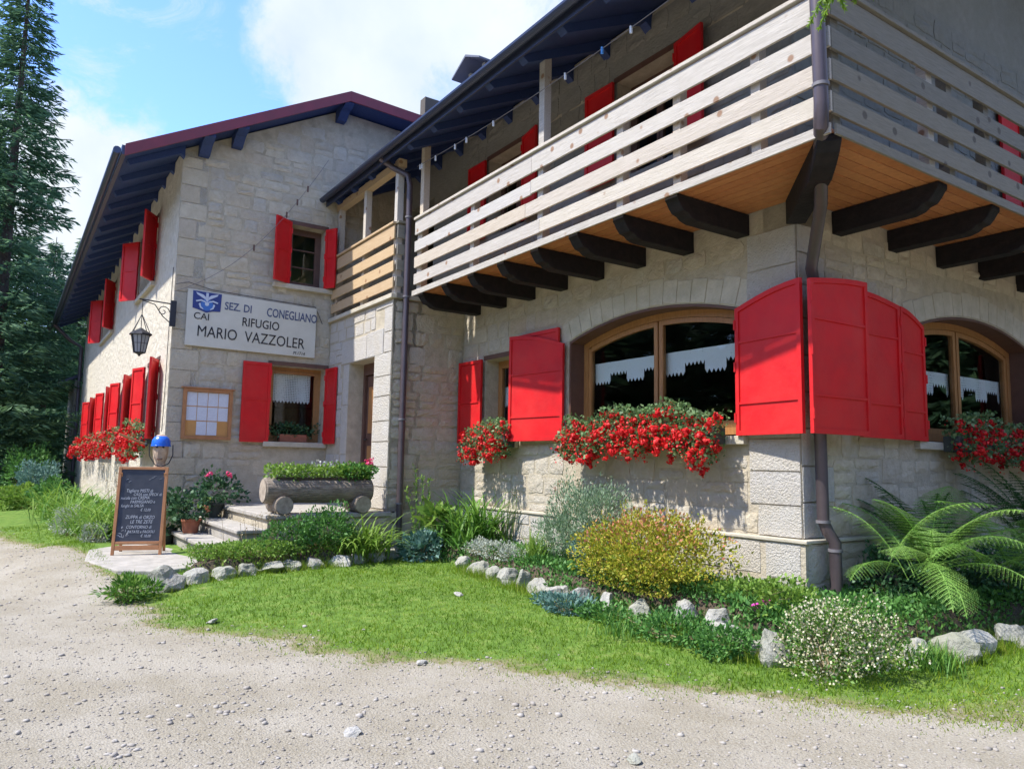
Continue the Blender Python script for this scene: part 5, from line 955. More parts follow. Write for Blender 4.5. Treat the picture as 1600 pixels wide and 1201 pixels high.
# entrance bed
tuft('day_lily', G(-5.40, -1.75, .05), 'vivid green fountain of grassy leaves in front of the log planter', 'plant', 230, .74, .013, 'lime', spread=.14, lean=.75, droop=1.0)
shrub('bedding_herbs', G(-5.35, -2.35), 'leafy green herbs below the log planter', 'plant', [((0, .1, .26), (.24, .36, .26)), ((.05, -.4, .20), (.2, .34, .19))], 3600, .045, .28, 'mid', up=.6)
shrub('ground_cover', G(-5.2, -3.2), 'low light green ground cover beside the paving slab', 'plant', [((0, 0, .07), (.22, .6, .09)), ((-.1, -.45, .06), (.25, .35, .08))], 2600, .035, .3, 'lime')
shrub('weed_clump', G(-4.45, -4.62), 'leafy weed clump left of the first edging boulder', 'plant', [((0, 0, .10), (.17, .22, .13))], 700, .075, .14, 'lily', up=.5)
t = plant('dry_stalks', G(-5.45, -2.95), 'dry brown stalks standing among the greenery beside the steps', 'plant'); b0 = np.array(G(-5.45, -2.95)); n = 34; A = b0 + np.column_stack([rng.normal(0, .10, n), rng.normal(0, .28, n), np.zeros(n)]); Bq = A + np.column_stack([rng.normal(0, .05, (n, 2)), rng.uniform(.2, .5, n)]); add('stem', t, tube_quads(A, Bq, .003, .002), 'dry'); C = np.vstack([b + rng.normal(0, .02, (10, 3)) for b in Bq]); add('seed_heads', t, leaves(C, rv(len(C)), .02, .35), 'dry')
# in front of and around the corner
shrub('cream_bush', G(.86, -.98, -.02), 'loose bush covered in tiny cream flowers in front of the corner', 'bush', [((0, 0, .20), (.36, .32, .24)), ((.20, .20, .24), (.26, .24, .22)), ((-.12, .15, .30), (.22, .22, .2))], 3600, .032, .24, 'lily', tips=('cream', 5600, .019, .22, .45), up=.5)
shrub('leafy_weeds', G(-.25, -1.28), 'dense green weeds on the lawn below the golden shrub', 'plant', [((0, 0, .08), (.42, .22, .11)), ((-.75, -.08, .06), (.40, .2, .09)), ((.45, .02, .07), (.25, .2, .1))], 4200, .04, .25, 'mid')
shrub('blue_weeds', G(-1.5, -1.42), 'low blue green cut leaved weeds on the lawn', 'plant', [((0, 0, .05), (.38, .2, .07))], 1400, .045, .22, 'bluish')
shrub('low_greens', G(-.15, -.52), 'low bright green seedlings behind the edging rocks left of the corner', 'plant', [((0, 0, .08), (.32, .22, .11)), ((.45, -.15, .10), (.25, .2, .14))], 2200, .04, .3, 'lime')
pk = plant('pink_phlox', G(.18, -.82), 'small magenta flowers behind the white edging rocks', 'flowers'); b0 = G(.18, -.82); heads(pk, [(b0[0] + dx, b0[1] + dy, b0[2] + dz) for dx, dy, dz in ((.05, .0, .13), (.02, -.05, .09), (-.02, -.04, .07), (.07, .02, .1))], MAG, (.8, 1.1)); a, d = blob(160, (b0[0], b0[1], b0[2] + .04), (.1, .1, .05)); add('foliage', pk, leaves(a, d + [0, 0, .4], .04, .25), 'mid')
tuft('grass_tuft', G(1.20, -.28), 'fresh green grass tuft right of the cream flowered bush', 'grass clump', 260, .20, .004, 'lily', spread=.09, lean=.45, droop=.4)
tuft('grass_tuft', G(-.6, -1.55), 'loose grass tuft on the lawn in front of the weeds', 'grass clump', 110, .16, .004, 'lily', spread=.12, lean=.6, droop=.4)
f1 = plant('fern', G(.60, .85), 'large sunlit lime green fern arching over the stones right of the corner', 'fern'); b0 = G(.66, .62, .30)
for az, L, up in ((-1.9, 1.0, 1.15), (-1.5, .9, 1.0), (-1.15, 1.05, .75), (-.75, 1.0, .5), (-.35, 1.1, .95), (.1, 1.1, .75), (.6, 1.25, 1.0), (-2.5, 1.05, 1.2), (-.95, .85, .35), (-.1, 1.05, .45), (-1.7, .8, .5), (-2.9, 1.0, 1.25), (1.0, 1.3, .85), (.35, 1.35, 1.1), (.85, 1.1, .55), (2.6, .9, 1.2), (1.6, 1.1, 1.15)): frond((b0[0] + random.gauss(0, .09), b0[1] + random.gauss(0, .13), b0[2] + random.uniform(-.08, .06)), az + random.gauss(0, .22), L * random.uniform(.8, 1.1), up * random.uniform(.8, 1.2), 'fern', f1, wd=random.uniform(.18, .25), npin=21, droop=random.uniform(.8, 1.35))
b0 = G(.95, 1.55, .22)
for k in range(13): frond((b0[0] + random.gauss(0, .1), b0[1] + random.gauss(0, .15), b0[2]), random.uniform(-2.6, .9), random.uniform(.8, 1.2), random.uniform(.4, 1.25), 'fern', f1, wd=random.uniform(.18, .25), npin=21, droop=random.uniform(.8, 1.3))
f2 = plant('fern', G(.42, 1.35), 'dark green fern clump against the shaded side wall', 'fern'); b0 = G(.42, 1.35, .05)
for k in range(24): frond(b0, random.uniform(-3.0, .4), random.uniform(.9, 1.3), random.uniform(1.1, 1.42), 'fern_dark', f2, wd=.16, npin=22, droop=.8)
f3 = plant('fern', G(.75, 2.9), 'tall dark fern at the right edge beneath the side window box', 'fern'); b0 = G(.75, 2.9)
for k in range(26): frond(b0, random.uniform(-3.1, 1.2), random.uniform(1.1, 1.6), random.uniform(1.15, 1.45), 'fern_dark', f3, wd=.18, npin=24, droop=.75)
shrub('dark_undergrowth', G(.35, .7), 'dark leafy undergrowth at the foot of the corner downpipe', 'plant', [((0, 0, .2), (.22, .3, .24)), ((.1, .5, .2), (.25, .4, .25))], 2400, .05, .3, 'dark')
shrub('dark_undergrowth', G(.75, 2.0), 'dark leafy undergrowth between the two dark ferns', 'plant', [((0, 0, .2), (.3, .6, .28))], 2200, .05, .3, 'dark')
t = plant('buttercups', G(1.42, 1.2), 'tiny yellow flowers in the grass by the right edge stones', 'flowers'); b0 = np.array(G(1.42, 1.2)); n = 16; A = b0 + np.column_stack([rng.normal(0, .12, (n, 2)), np.zeros(n)]); Bq = A + np.column_stack([rng.normal(0, .03, (n, 2)), rng.uniform(.12, .3, n)]); add('stem', t, tube_quads(A, Bq, .002, .001), 'lily'); add('petals', t, leaves(np.repeat(Bq, 3, 0), rv(3 * n), .016, .6), 'yellow')
# border along the white side wall
for i, (x, y, L, lb, nn) in enumerate(((-9.2, -4.2, .75, 'light green strap leaved clump nearest the chalkboard along the white wall', 260), (-10.3, -4.25, .80, 'second light green strap leaved clump along the white wall', 240), (-11.6, -4.4, .85, 'third light green strap leaved clump along the white wall', 240), (-13.2, -4.5, .9, 'fourth light green strap leaved clump along the white wall', 220), (-15.2, -4.6, .95, 'fifth light green strap leaved clump along the white wall', 220))):
    tuft('day_lily', G(x, y), lb, 'plant', nn, L, .013, 'lime' if i % 2 == 0 else 'lily', spread=.28, lean=.8, droop=.9, group='strap leaved plants along the white wall')
shrub('silver_bush', G(-9.0, -4.55), 'silvery white bush in front of the nearest wall border clump', 'bush', [((0, 0, .12), (.28, .2, .14))], 1300, .03, .25, 'silver')
shrub('silver_bush', G(-11.3, -4.75), 'larger silvery white bush further along the white wall border', 'bush', [((0, 0, .2), (.5, .25, .25)), ((-.6, 0, .15), (.4, .22, .2))], 2600, .035, .25, 'silver')
t = plant('seed_stems', G(-9.9, -4.0), 'tall thin dead flower stems against the white wall', 'plant'); b0 = np.array(G(-9.9, -4.0)); n = 60; A = b0 + np.column_stack([rng.uniform(-1.8, .9, n), rng.normal(0, .06, n), np.zeros(n)]); Bq = A + np.column_stack([rng.normal(0, .08, (n, 2)), rng.uniform(.6, 1.0, n)]); add('stem', t, tube_quads(A, Bq, .003, .002), 'dry'); C = np.vstack([b + rng.normal(0, .025, (5, 3)) for b in Bq]); add('seed_heads', t, leaves(C, rv(len(C)), .02, .35), 'dry')
for x, y, r, mk, lb in ((-17.5, -4.7, (.9, .4, .6), 'mid', 'rounded green bush at the far end of the white wall border'), (-20.5, -5.0, (1.1, .5, .9), 'bluish', 'blue green bush beyond the far end of the border'), (-23.5, -5.1, (1.3, .7, 1.3), 'mid', 'tall leafy bush beside the far downpipe'), (-19.0, -5.3, (.7, .4, .5), 'lime', 'small light green bush left of the far border')):
    shrub('border_bush', G(x, y), lb, 'bush', [((0, 0, r[2] * .55), (r[0], r[1], r[2] * .6))], 2400, .09, .3, mk)
# ---- edging rocks
def rock_mesh(seed):
    r = random.Random(seed); import bmesh; bm = bmesh.new(); bmesh.ops.create_icosphere(bm, subdivisions=3, radius=.5); pl = [(Vector((r.gauss(0, 1), r.gauss(0, 1), r.gauss(0, 1))).normalized(), r.uniform(.26, .42)) for _ in range(13)]; ph = [r.uniform(0, 6) for _ in range(6)]
    for v in bm.verts:
        for n_, d in pl:
            e = v.co.dot(n_) - d
            if e > 0: v.co -= n_ * e * .92
        v.co += v.co.normalized() * (.018 * math.sin(v.co.x * 17 + ph[0]) + .018 * math.sin(v.co.y * 19 + ph[1]) + .014 * math.sin(v.co.z * 23 + ph[2]))
    me = bpy.data.meshes.new('edging_stone'); bm.to_mesh(me); bm.free(); me.materials.append(M['rock']); return me
RM = [rock_mesh(s) for s in range(7)]
def rock(x, y, sx, sy, sz, label, k=None, sink=.25, name='edging_stone', group='edging stones around the flower beds'):
    o = bpy.data.objects.new(name, RM[(random.randrange(7) if k is None else k)]); COL.objects.link(o); z = .15 + .14 * float(sm(sdf(np.array([(x, y)]), LAWN_POLY), -.2, 1.9)[0])
    o.location = (x, y, z + sz * (.5 - sink)); o.rotation_euler = (random.uniform(-.25, .25), random.uniform(-.25, .25), random.uniform(0, 6.28)); o.scale = (sx * 1.25, sy * 1.25, sz * 1.25); WP[o.name] = o.location.copy(); return tag(o, label, 'stone', group)
R1 = [(-4.72, -4.28, .34, .30, .32, 'large rounded boulder ending the entrance bed, nearest the paving slab'), (-4.86, -3.92, .26, .26, .20, 'squared stone just right of the end boulder'), (-4.90, -3.62, .26, .30, .20, 'wide squared stone below the ground cover, third from the end boulder'), (-4.95, -3.36, .22, .22, .18, 'small upright stone below the ground cover'), (-5.02, -3.06, .24, .34, .15, 'flat pale stone in the middle of the entrance bed edge'),
      (-5.08, -2.78, .22, .24, .17, 'low rounded stone below the dry stalks'), (-5.10, -2.50, .24, .30, .19, 'lichened stone below the leafy herbs'), (-5.12, -2.18, .24, .36, .18, 'long stone in front of the leafy herbs'), (-5.30, -1.90, .22, .26, .18, 'stone left of the grassy fountain plant'), (-5.34, -1.62, .22, .22, .20, 'upright stone in front of the grassy fountain plant'), (-5.52, -1.34, .26, .30, .18, 'stone below the entrance bay plinth'), (-5.75, -1.10, .24, .26, .16, 'last stone of the entrance bed beside the downpipe foot')]
R2 = [(-4.32, -.84, .26, .24, .22, 'first stone of the long bed right of the blue green plant'), (-3.87, -.93, .28, .24, .22, 'stone draped by the silver mat'), (-3.68, -.96, .26, .22, .22, 'second stone draped by the silver mat'), (-3.36, -1.0, .24, .22, .20, 'stone at the right end of the silver mat'), (-2.98, -1.05, .34, .26, .20, 'broad white stone below the grass tuft'), (-2.66, -1.08, .20, .22, .26, 'tall narrow white stone right of the broad one'), (-2.36, -1.08, .26, .24, .20, 'smooth white stone below the sage bush'),
      (-2.0, -1.12, .34, .26, .22, 'cracked stone left of the golden shrub'), (-1.66, -1.1, .26, .24, .22, 'stone at the left foot of the golden shrub'), (-1.32, -1.08, .26, .24, .2, 'stone in the shade under the golden shrub'), (-.95, -1.02, .26, .24, .22, 'darker stone under the right half of the golden shrub'), (-.52, -.92, .22, .24, .26, 'upright grey stone right of the golden shrub'), (-.18, -.90, .22, .22, .30, 'tallest grey stone behind the white ones'), (.06, -1.0, .34, .26, .24, 'bright white block of rock left of the magenta flowers'), (.28, -1.06, .22, .22, .18, 'small low stone between the two white rocks'), (.50, -1.08, .34, .28, .34, 'big white rock beside the cream flowered bush')]
R3 = [(1.02, -.12, .30, .26, .20, 'white stone just right of the cream flowered bush'), (1.10, .12, .42, .26, .20, 'long flat topped stone under the sunlit fern'), (1.12, .5, .30, .3, .22, 'shaded stone below the lowest fern frond'), (1.18, .95, .32, .3, .24, 'shaded stone right of the lowest fern frond'), (1.22, 1.4, .34, .34, .26, 'angular pale stone by the yellow flowers'), (1.32, 1.85, .36, .34, .26, 'last pale stone at the right edge')]
for i, a_ in enumerate(R1 + R2 + R3):
    f_ = 1.12 if i < len(R1) else .86; rock(a_[0], a_[1], a_[2] * f_ * random.uniform(.9, 1.1), a_[3] * f_ * random.uniform(.9, 1.1), a_[4] * random.uniform(.9, 1.1), a_[5], k=i % 7, sink=.22 if i == 0 else random.uniform(.26, .40))
for x, y, s, lb in ((-8.35, -5.0, .22, 'flat pale rock in the gravel left of the paving slab'), (-7.9, -5.25, .14, 'small pale rock in the gravel below the chalkboard slab'), (-3.0, -4.15, .11, 'white pebble sized rock on the worn turf edge'), (-.95, -3.15, .09, 'small white rock at the lawn edge'), (.1, -4.1, .11, 'pale flat rock in the middle of the gravel'), (1.15, -3.05, .09, 'dark little rock in the gravel towards the right'), (-2.6, -1.9, .10, 'little white rock lying on the lawn')):
    rock(x, y, s, s * .8, s * .35, lb, name='loose_rock', group='loose rocks', sink=.3)
# ---- gravel and grass
PB = []
for s in range(5):
    import bmesh; bm = bmesh.new(); bmesh.ops.create_icosphere(bm, subdivisions=1, radius=.5); r = random.Random(s)
    for v in bm.verts: v.co *= r.uniform(.7, 1.15)
    bm.verts.ensure_lookup_table(); PB.append((np.array([tuple(v.co) for v in bm.verts]), np.array([[v.index for v in f.verts] for f in bm.faces]))); bm.free()
def scatter_pts(n, dens):
    """points in front of the camera, density falling with distance"""
    r = 2.2 + 16 * rng.random(n) ** 1.7; a = rng.uniform(-.66, .66, n) + math.atan2(.554, -.826); P = np.column_stack([CAM.x + r * np.cos(a), CAM.y + r * np.sin(a)]); return P[dens(P) > rng.random(n)]
def gdens(P): s = sdf(P, LAWN_POLY); return np.clip(1 - sm(s + .12 * wob(P, 3.1), -.1, .7), .0, 1) * (sdf(P, np.array([(-8.4, -3.6), (-8.4, -4.15), (-7.75, -4.72), (-6.6, -4.86), (-5.5, -4.62), (-5.2, -4.2), (-5.5, -3.5)])) < 0)
def pebbles(name, P, s0, s1, cols, label=None):
    Z = gz(P); out_ = []; sz = s0 * (s1 / s0) ** (rng.random(len(P)) ** 2.2)
    for k in range(5):
        I_ = np.arange(len(P)) % 5 == k; p, z, s = P[I_], Z[I_], sz[I_]; a = rng.uniform(0, 6.28, len(p)); v, f = PB[k]; sc = np.column_stack([s, s * rng.uniform(.6, 1, len(p)), s * rng.uniform(.35, .65, len(p))]); q = v[None] * sc[:, None]
        X = q[..., 0] * np.cos(a)[:, None] - q[..., 1] * np.sin(a)[:, None] + p[:, :1]; Y = q[..., 0] * np.sin(a)[:, None] + q[..., 1] * np.cos(a)[:, None] + p[:, 1:]; Zz = q[..., 2] + (z + sc[:, 2] * .12)[:, None]
        V = np.stack([X, Y, Zz], -1).reshape(-1, 3); F = (f[None] + (np.arange(len(p)) * len(v))[:, None, None]).reshape(-1, 3); out_.append((V, F, np.repeat(rng.random(len(p)), len(f))))
    v, f, r = cat_(*out_); m = mat(name + '_stone', cols[0], .9, ramp=cols, attr=True, var=(.34, .31, .27), nscale=60); return npmesh(name, v, f, m, None, rnd=r, kind='stuff')
o = pebbles('gravel', scatter_pts(60000, gdens), .005, .028, [(.21, .185, .155), (.34, .31, .27), (.44, .41, .37), (.29, .255, .215), (.37, .34, .30)]); tag(o, 'loose grey and beige gravel covering the yard', 'gravel', kind='stuff')
o = pebbles('coarse_gravel', scatter_pts(4200, gdens), .022, .06, [(.24, .215, .18), (.38, .355, .31), (.50, .47, .42), (.30, .27, .23)]); tag(o, 'larger half buried stones scattered through the gravel yard', 'gravel', kind='stuff')
GR = lambda P: sm(LF(P) + .13 * wob(P, 3.1) + .10 * wob(P, 1.3) + .08 * wob(P, 9), -.2, .5)
def grass(n, h0, h1):
    P = scatter_pts(n, lambda P: GR(P) * (sdf(P, BED2) < .0) * (sdf(P, BED1) < 0) * (P[:, 1] < -.3 + 0 * P[:, 0]).astype(float) * ((P[:, 0] > -5.6) | (P[:, 1] < -4.6)) + ((P[:, 0] > 1.0) & (sdf(P, BED2) < 0)) * GR(P))
    z = gz(P); n = len(P); a = rng.uniform(0, 6.28, n); g = GR(P) * (.45 + .85 * np.clip(wob(P, 2.6) * .8 + .5, 0, 1)); h = rng.uniform(h0, h1, n) * (.35 + .65 * g); w = rng.uniform(.0015, .003, n) * (1 + .12 * np.hypot(P[:, 0] - CAM.x, P[:, 1] - CAM.y)); s = np.column_stack([np.cos(a), np.sin(a), 0 * a]) * w[:, None]
    B0 = np.column_stack([P, z - .004]); T = B0 + np.column_stack([rng.normal(0, .5, (n, 2)) * h[:, None], h]); V = np.stack([B0 - s, B0 + s, T], 1).reshape(-1, 3); return V, np.arange(3 * n).reshape(-1, 3), np.clip(rng.random(n) * .55 + .3 * np.clip(wob(P, 1.7) + .5, 0, 1) - .1 + .25 * (g < .55) + .35 * np.clip(wob(P, 3.7) * 1.3 - .35, 0, .8), 0, 1)
v, f, r = grass(300000, .02, .055); o = npmesh('grass', v, f, M['grass'], None, rnd=r, kind='stuff'); tag(o, 'short bright green lawn grass in front of the lodge', 'grass')
def cover(n, poly, x0, x1, y0, y1, mk, label, L=(.025, .06), h=.10):
    P = np.column_stack([rng.uniform(x0, x1, n), rng.uniform(y0, y1, n)]); P = P[(sdf(P, poly) > -.03) & (wob(P, 5) > rng.uniform(-1.0, .3, n))]; n = len(P)
    C = np.column_stack([P, gz(P) + rng.random(n) ** 1.5 * h]); v, f, r = leaves(C, rv(n) * .7 + [0, 0, .7], rng.uniform(*L, n), .28); o = npmesh('ground_cover', v, f, M[mk], None, rnd=r, kind='stuff'); return tag(o, label, 'ground cover')
cover(30000, BED2, -5.9, .6, -1.1, .1, 'mid', 'small mixed leaves covering the soil of the long bed')
cover(26000, BED2, .0, 1.3, -1.0, 4, 'mid', 'small leaves covering the shaded bed by the side wall')
cover(7000, BED1, -5.9, -4.8, -4.2, -1, 'lime', 'light green leaves covering the entrance bed')
cover(7000, BEDW, -18, -8.4, -4.9, -3.7, 'lily', 'leaves covering the border along the white wall', L=(.05, .12), h=.25)
# ragged grass and weeds growing round the edging stones
P = np.vstack([np.column_stack([np.interp(rng.random(5200), np.linspace(0, 1, len(q)), [a[0] for a in q]), np.interp(rng.random(5200), np.linspace(0, 1, len(q)), [a[1] for a in q])]) * 0 + (lambda t: np.column_stack([np.interp(t, np.linspace(0, 1, len(q)), [a[0] for a in q]), np.interp(t, np.linspace(0, 1, len(q)), [a[1] for a in q])]))(rng.random(5200)) for q in (R1, R2, R3)])
P = P + rng.normal(0, .09, P.shape) + np.array([.05, -.10]); P = P[wob(P, 4.3) > rng.uniform(-1, .5, len(P))]; n = len(P); hh = rng.uniform(.03, .13, n); a = rng.uniform(0, 6.28, n); sv_ = np.column_stack([np.cos(a), np.sin(a), 0 * a]) * .004; B0 = np.column_stack([P, gz(P) - .03]); T = B0 + np.column_stack([rng.normal(0, .4, (n, 2)) * hh[:, None], hh + .03]); o = npmesh('grass', np.stack([B0 - sv_, B0 + sv_, T], 1).reshape(-1, 3), np.arange(3 * n).reshape(-1, 3), M['grass'], None, rnd=rng.random(n), kind='stuff'); tag(o, 'longer ragged grass growing round the edging stones', 'grass')
# ---- clotheslines with pegs
cl = empty('clothesline', (-5.5, -1.1, 5.85), 'grey clothesline strung under the lodge eaves above the balcony', 'clothesline')
A_, B_ = Vector((-5.5, -1.08, 5.88)), Vector((.9, -1.08, 5.86)); pts = [A_.lerp(B_, t / 12) - Vector((0, 0, .12 * math.sin(math.pi * t / 12))) for t in range(13)]; MB().tube(pts, .005, 5).build('line', M['wire'], cl)
def peg(p, mk, label, group=None):
    o = MB().box(p[0] - .006, p[0] + .006, p[1] - .008, p[1] + .008, p[2] - .055, p[2] + .02).box(p[0] + .008, p[0] + .018, p[1] - .008, p[1] + .008, p[2] - .06, p[2] + .012).build('clothes_peg', M[mk]); return tag(o, label, 'clothes peg', group)
def on_line(x): t = (x + 5.5) / 6.4; return Vector((x, -1.08, 5.87 - .12 * math.sin(math.pi * t)))
pass
for x, lb in ((-5.42, 'leftmost white clothes peg of the touching pair at the left end of the clothesline'), (-5.36, 'second white peg of the touching pair at the left end of the clothesline'), (-4.95, 'white peg between the left end pair and the middle of the clothesline'), (-4.4, 'left one of two close white pegs above the left upstairs window'), (-4.1, 'right one of two close white pegs above the left upstairs window'), (-3.45, 'white peg left of the balcony roof post')): peg(on_line(x), 'peg_white', lb, 'white clothes pegs')
peg(on_line(-2.02), 'peg_white', 'white clothes peg just right of the balcony roof post'); peg(on_line(-1.42), 'peg_blue', 'blue clothes peg on the balcony clothesline'); peg(on_line(-1.0), 'peg_white', 'white clothes peg furthest right on the balcony clothesline')
cl2 = empty('clothesline', (-8.2, -3.75, 4.1), 'thin cable with clips sagging across the gable wall above the name board', 'cable')
A_, B_ = Vector((-8.42, -3.76, 4.18)), Vector((-8.10, -1.5, 6.75)); pts = [A_.lerp(B_, t / 14) - Vector((0, 0, .42 * math.sin(math.pi * t / 14) ** .9)) for t in range(15)]; MB().tube(pts, .004, 5).build('cable', M['wire'], cl2)
for k in (7, 10, 11, 12): p = pts[k]; MB().box(p.x - .01, p.x + .01, p.y - .012, p.y + .012, p.z - .06, p.z + .04).build('cable_clip', M['dark_frame'], cl2)
pts2 = [Vector((-8.42, -3.74, 4.3)), Vector((-8.44, -3.55, 4.36)), Vector((-8.44, -3.2, 4.285)), Vector((-8.44, -2.2, 4.25)), Vector((-8.44, -1.5, 4.23)), Vector((-8.45, -1.36, 3.95))]; tag(MB().tube(pts2, .005, 5).build('cable', M['iron']), 'thin black cable running along the top edge of the name board', 'cable')
tag(MB().tube([Vector((-8.6, -3.765, 4.6)), Vector((-8.61, -3.77, 3.5)), Vector((-8.6, -3.77, 2.6)), Vector((-8.62, -3.775, 2.0))], .006, 5).build('cable', M['iron']), 'black cable clipped down the white wall below the lantern bracket', 'cable')
# ---- spruces
def spruce_mesh(H, R, seed, z0=1.0, nwh=46, nb=9, ns=60, L=.26, sag=.35):
    r = np.random.default_rng(seed); P0, P1, C, D = [], [], [], []
    for i in range(nwh):
        q = i / nwh; z = z0 + (H - z0) * (q ** .95); rad = R * (1 - q) ** .8 * r.uniform(.82, 1.12) + .12
        for k in range(nb):
            a = r.uniform(0, 6.283); l = rad * r.uniform(.7, 1.12); d = np.array([math.cos(a), math.sin(a), 0]); pz = z + r.uniform(-.25, .25); t = np.linspace(.12, 1, 7); pts = np.column_stack([d[0] * l * t, d[1] * l * t, pz - sag * l * t + .28 * l * t ** 2.4])
            P0.append(pts[:-1]); P1.append(pts[1:]); m = max(10, int(ns * l / R)); tt = r.uniform(.15, 1, m); c = np.column_stack([np.interp(tt, t, pts[:, j]) for j in range(3)]); s = np.array([-d[1], d[0], 0]); side = r.choice([-1, 1], m); wdt = (1 - tt) * l * .28 + .12
            off = r.uniform(0, 1, m) * wdt; c = c + s * (side * off)[:, None] - np.array([0, 0, 1]) * (off * .25 + r.uniform(0, .12, m))[:, None]; C.append(c); D.append(d * .7 + s * (side * .8)[:, None] + np.column_stack([np.zeros((m, 2)), r.uniform(-.7, .05, m)]))
    C, D = np.vstack(C), np.vstack(D); a = leaves(C, D, L * r.uniform(.6, 1.2, len(C)), .10); b = tube_quads(np.vstack(P0), np.vstack(P1), .022, .012); b = (b[0], b[1], b[2] * .2); return cat_(a, b)
def bake(nm, data, mk):
    v, f, r = data; me = bpy.data.meshes.new(nm); me.vertices.add(len(v)); me.vertices.foreach_set('co', v.ravel()); me.loops.add(f.size); me.loops.foreach_set('vertex_index', f.ravel()); me.polygons.add(len(f)); me.polygons.foreach_set('loop_start', np.arange(0, f.size, 4)); me.update(calc_edges=True); a = me.attributes.new('rnd', 'FLOAT', 'FACE'); a.data.foreach_set('value', r); me.materials.append(M[mk]); return me
SPR = [bake('crown', spruce_mesh(20, 3.2, 1, ns=105, nwh=56, nb=11, L=.32), 'needle'), bake('crown', spruce_mesh(17, 3.4, 2, z0=.6, ns=80, nb=11, L=.40), 'needle')]
TR = []
for H in (20.2, 17.2): mb = MB().tube([(0, 0, -.5), (0, 0, H * .3), (0, 0, H * .7), (0, 0, H)], [.26, .2, .1, .02], 10); me = bpy.data.meshes.new('trunk'); me.from_pydata(mb.v, [], mb.f); me.materials.append(M['trunk']); TR.append(me)
def spruce(x, y, k, s, label, group='spruces beyond the houses'):
    t = empty('spruce_tree', (x, y, gz1(x, y)), label, 'tree', group); t.rotation_euler.z = random.uniform(0, 6.28); t.scale = (s, s, s)
    for nm, me in (('trunk', TR[k]), ('crown', SPR[k])): o = bpy.data.objects.new(nm, me); COL.objects.link(o); o.parent = t
    return t
spruce(-26.2, -6.25, 0, .98, 'tall dark spruce rising at the left edge of the photo, nearest of the trees')
for x, y, k, s, lb in ((-33, -4.6, 1, .62, 'shorter spruce right behind the tall left spruce'), (-38, -3.2, 1, .72, 'spruce glimpsed between the tall tree and the far gutter'), (-36, -7.3, 1, 1.0, 'broad spruce filling the left edge behind the path'), (-44, -1.6, 1, .72, 'far spruce just left of the gabled house end'), (-48, -5.5, 1, .85, 'far spruce behind the wooden railing'), (-42, 1.2, 1, .8, 'spruce whose tip hides behind the far white wall'), (-55, -2.5, 0, .7, 'most distant spruce left of the houses'), (-52, -8.5, 1, .95, 'distant spruce at the extreme left')): spruce(x, y, k, s, lb)
# forest across the yard, behind the viewer: it mirrors in the window panes
C = []
for k in range(108):
    a = math.radians(-168 + (k // 2) * 6.0); d = random.uniform(24, 28) if k % 2 else random.uniform(30, 35); x, y = 2 + d * math.cos(a), -6 + d * math.sin(a)
    if x < 3 and -12 < y < 17: continue
    v, f, r = spruce_mesh(random.uniform(8, 10) if k % 2 else random.uniform(11, 13), 3.4, 50 + k, z0=.1, nwh=20, nb=9, ns=40, L=1.1); C.append((v + [x, y, .2], f, r))
v, f, r = cat_(*C); o = npmesh('forest', v, f, M['needle'], None, rnd=r, kind='stuff'); tag(o, 'spruce forest across the yard, mirrored in the window panes', 'forest')
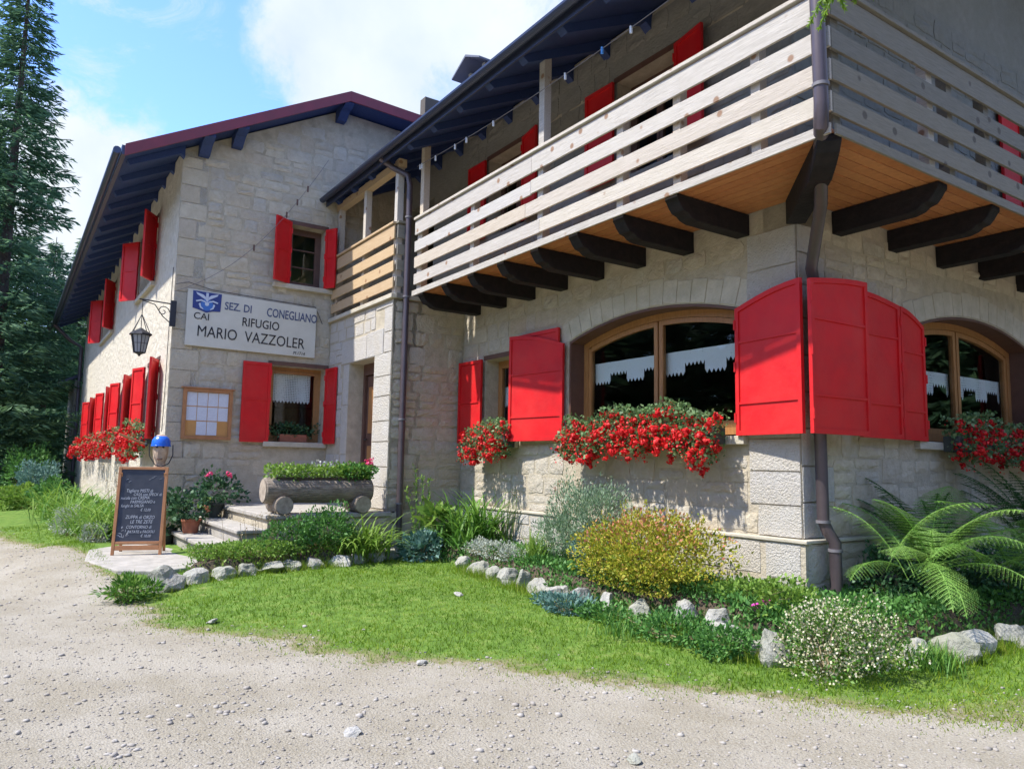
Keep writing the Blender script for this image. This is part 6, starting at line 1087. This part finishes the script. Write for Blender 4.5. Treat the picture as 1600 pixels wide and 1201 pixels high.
# spruce whose lowest bough hangs into the top right of the view
nt_ = empty('spruce_tree', (5.7, -1.0, gz1(5.7, -1.0)), 'near spruce with a fresh green bough hanging into the top right', 'tree'); mb = MB().tube([(5.7, -1.0, 0), (5.71, -.98, 5), (5.7, -1.0, 11)], [.17, .12, .03], 12); mb.build('trunk', M['trunk'], nt_, smooth=True)
v, f, r = spruce_mesh(6.4, 1.5, 9, z0=.4, nwh=20, nb=8, ns=44, L=.16); npmesh('crown', v + [5.7, -1.0, 4.9], f, M['needle'], nt_, rnd=r)
P0 = [np.array((5.68, -1.0, 4.7)), np.array((4.3, -1.9, 4.45)), np.array((3.0, -2.72, 3.93)), np.array((2.38, -3.14, 3.56))]; C, D = [], []
TW = []
for k in range(110):
    q = random.random() ** .5; i_ = min(int(q * 3), 2); a = P0[i_] + (P0[i_ + 1] - P0[i_]) * (q * 3 - i_); b_3 = a + np.array([random.gauss(0, .07), random.gauss(0, .07), -random.uniform(.06, .19)]); TW.append((a, b_3)); m = 110; t_ = rng.random((m, 1)); C.append(a + (b_3 - a) * t_); D.append(rv(m) * .8 + (b_3 - a) / np.linalg.norm(b_3 - a) * .8)
C, D = np.vstack(C), np.vstack(D); a = leaves(C, D, rng.uniform(.014, .026, len(C)), .14); TQ = tube_quads([t[0] for t in TW], [t[1] for t in TW], .003, .002); a = cat_(a, TQ); b = tube_quads(P0[:-1], P0[1:], .014, .009); v, f, r = cat_(a, b); npmesh('bough', v, f, M['needle_light'], nt_, rnd=r)
# ---- lean-to, railing and bench at the far left
sh = empty('lean_to', (-27, -3.6, .3), 'grey lean-to with a shallow roof at the far end of the gabled house', 'shed')
MB().prism([(-29, -4.35, 4.05), (-25.6, -4.35, 4.05), (-25.6, -2.6, 5.0), (-29, -2.6, 5.0)], (0, 0, .10)).build('roof', M['metal_sheet'], sh); MB().box(-28.6, -25.6, -3.95, -3.8, .3, 4.2).build('wall', M['grey_wood'], sh); MB().tube([(-29, -4.42, 4.02), (-25.5, -4.42, 4.02)], .07, 8).build('gutter', M['pipe'], sh)
fn = empty('wood_railing', (-26, -7, .3), 'dark wooden railing across the path at the far left', 'railing')
for y in (-9.5, -8.3, -7.1, -6.0, -5.0): MB().box(-26.05, -25.95, y - .06, y + .06, .15, 1.15).build('post', M['dark_frame'], fn)
for z in (.45, 1.12): MB().box(-25.94, -25.9, -9.7, -4.9, z, z + .1).build('rail', M['dark_frame'] if z < 1 else M['grey_wood'], fn)
mb = MB(); mb.box(-25.2, -24.8, -8.2, -6.6, .62, .68); b_ = empty('bench', (-25, -7.4, .2), 'plain wooden bench in front of the far railing', 'bench'); mb.build('seat', M['orange_frame'], b_)
for y in (-8.0, -6.8): MB().box(-25.15, -24.85, y - .05, y + .05, .15, .62).build('leg', M['orange_frame'], b_)
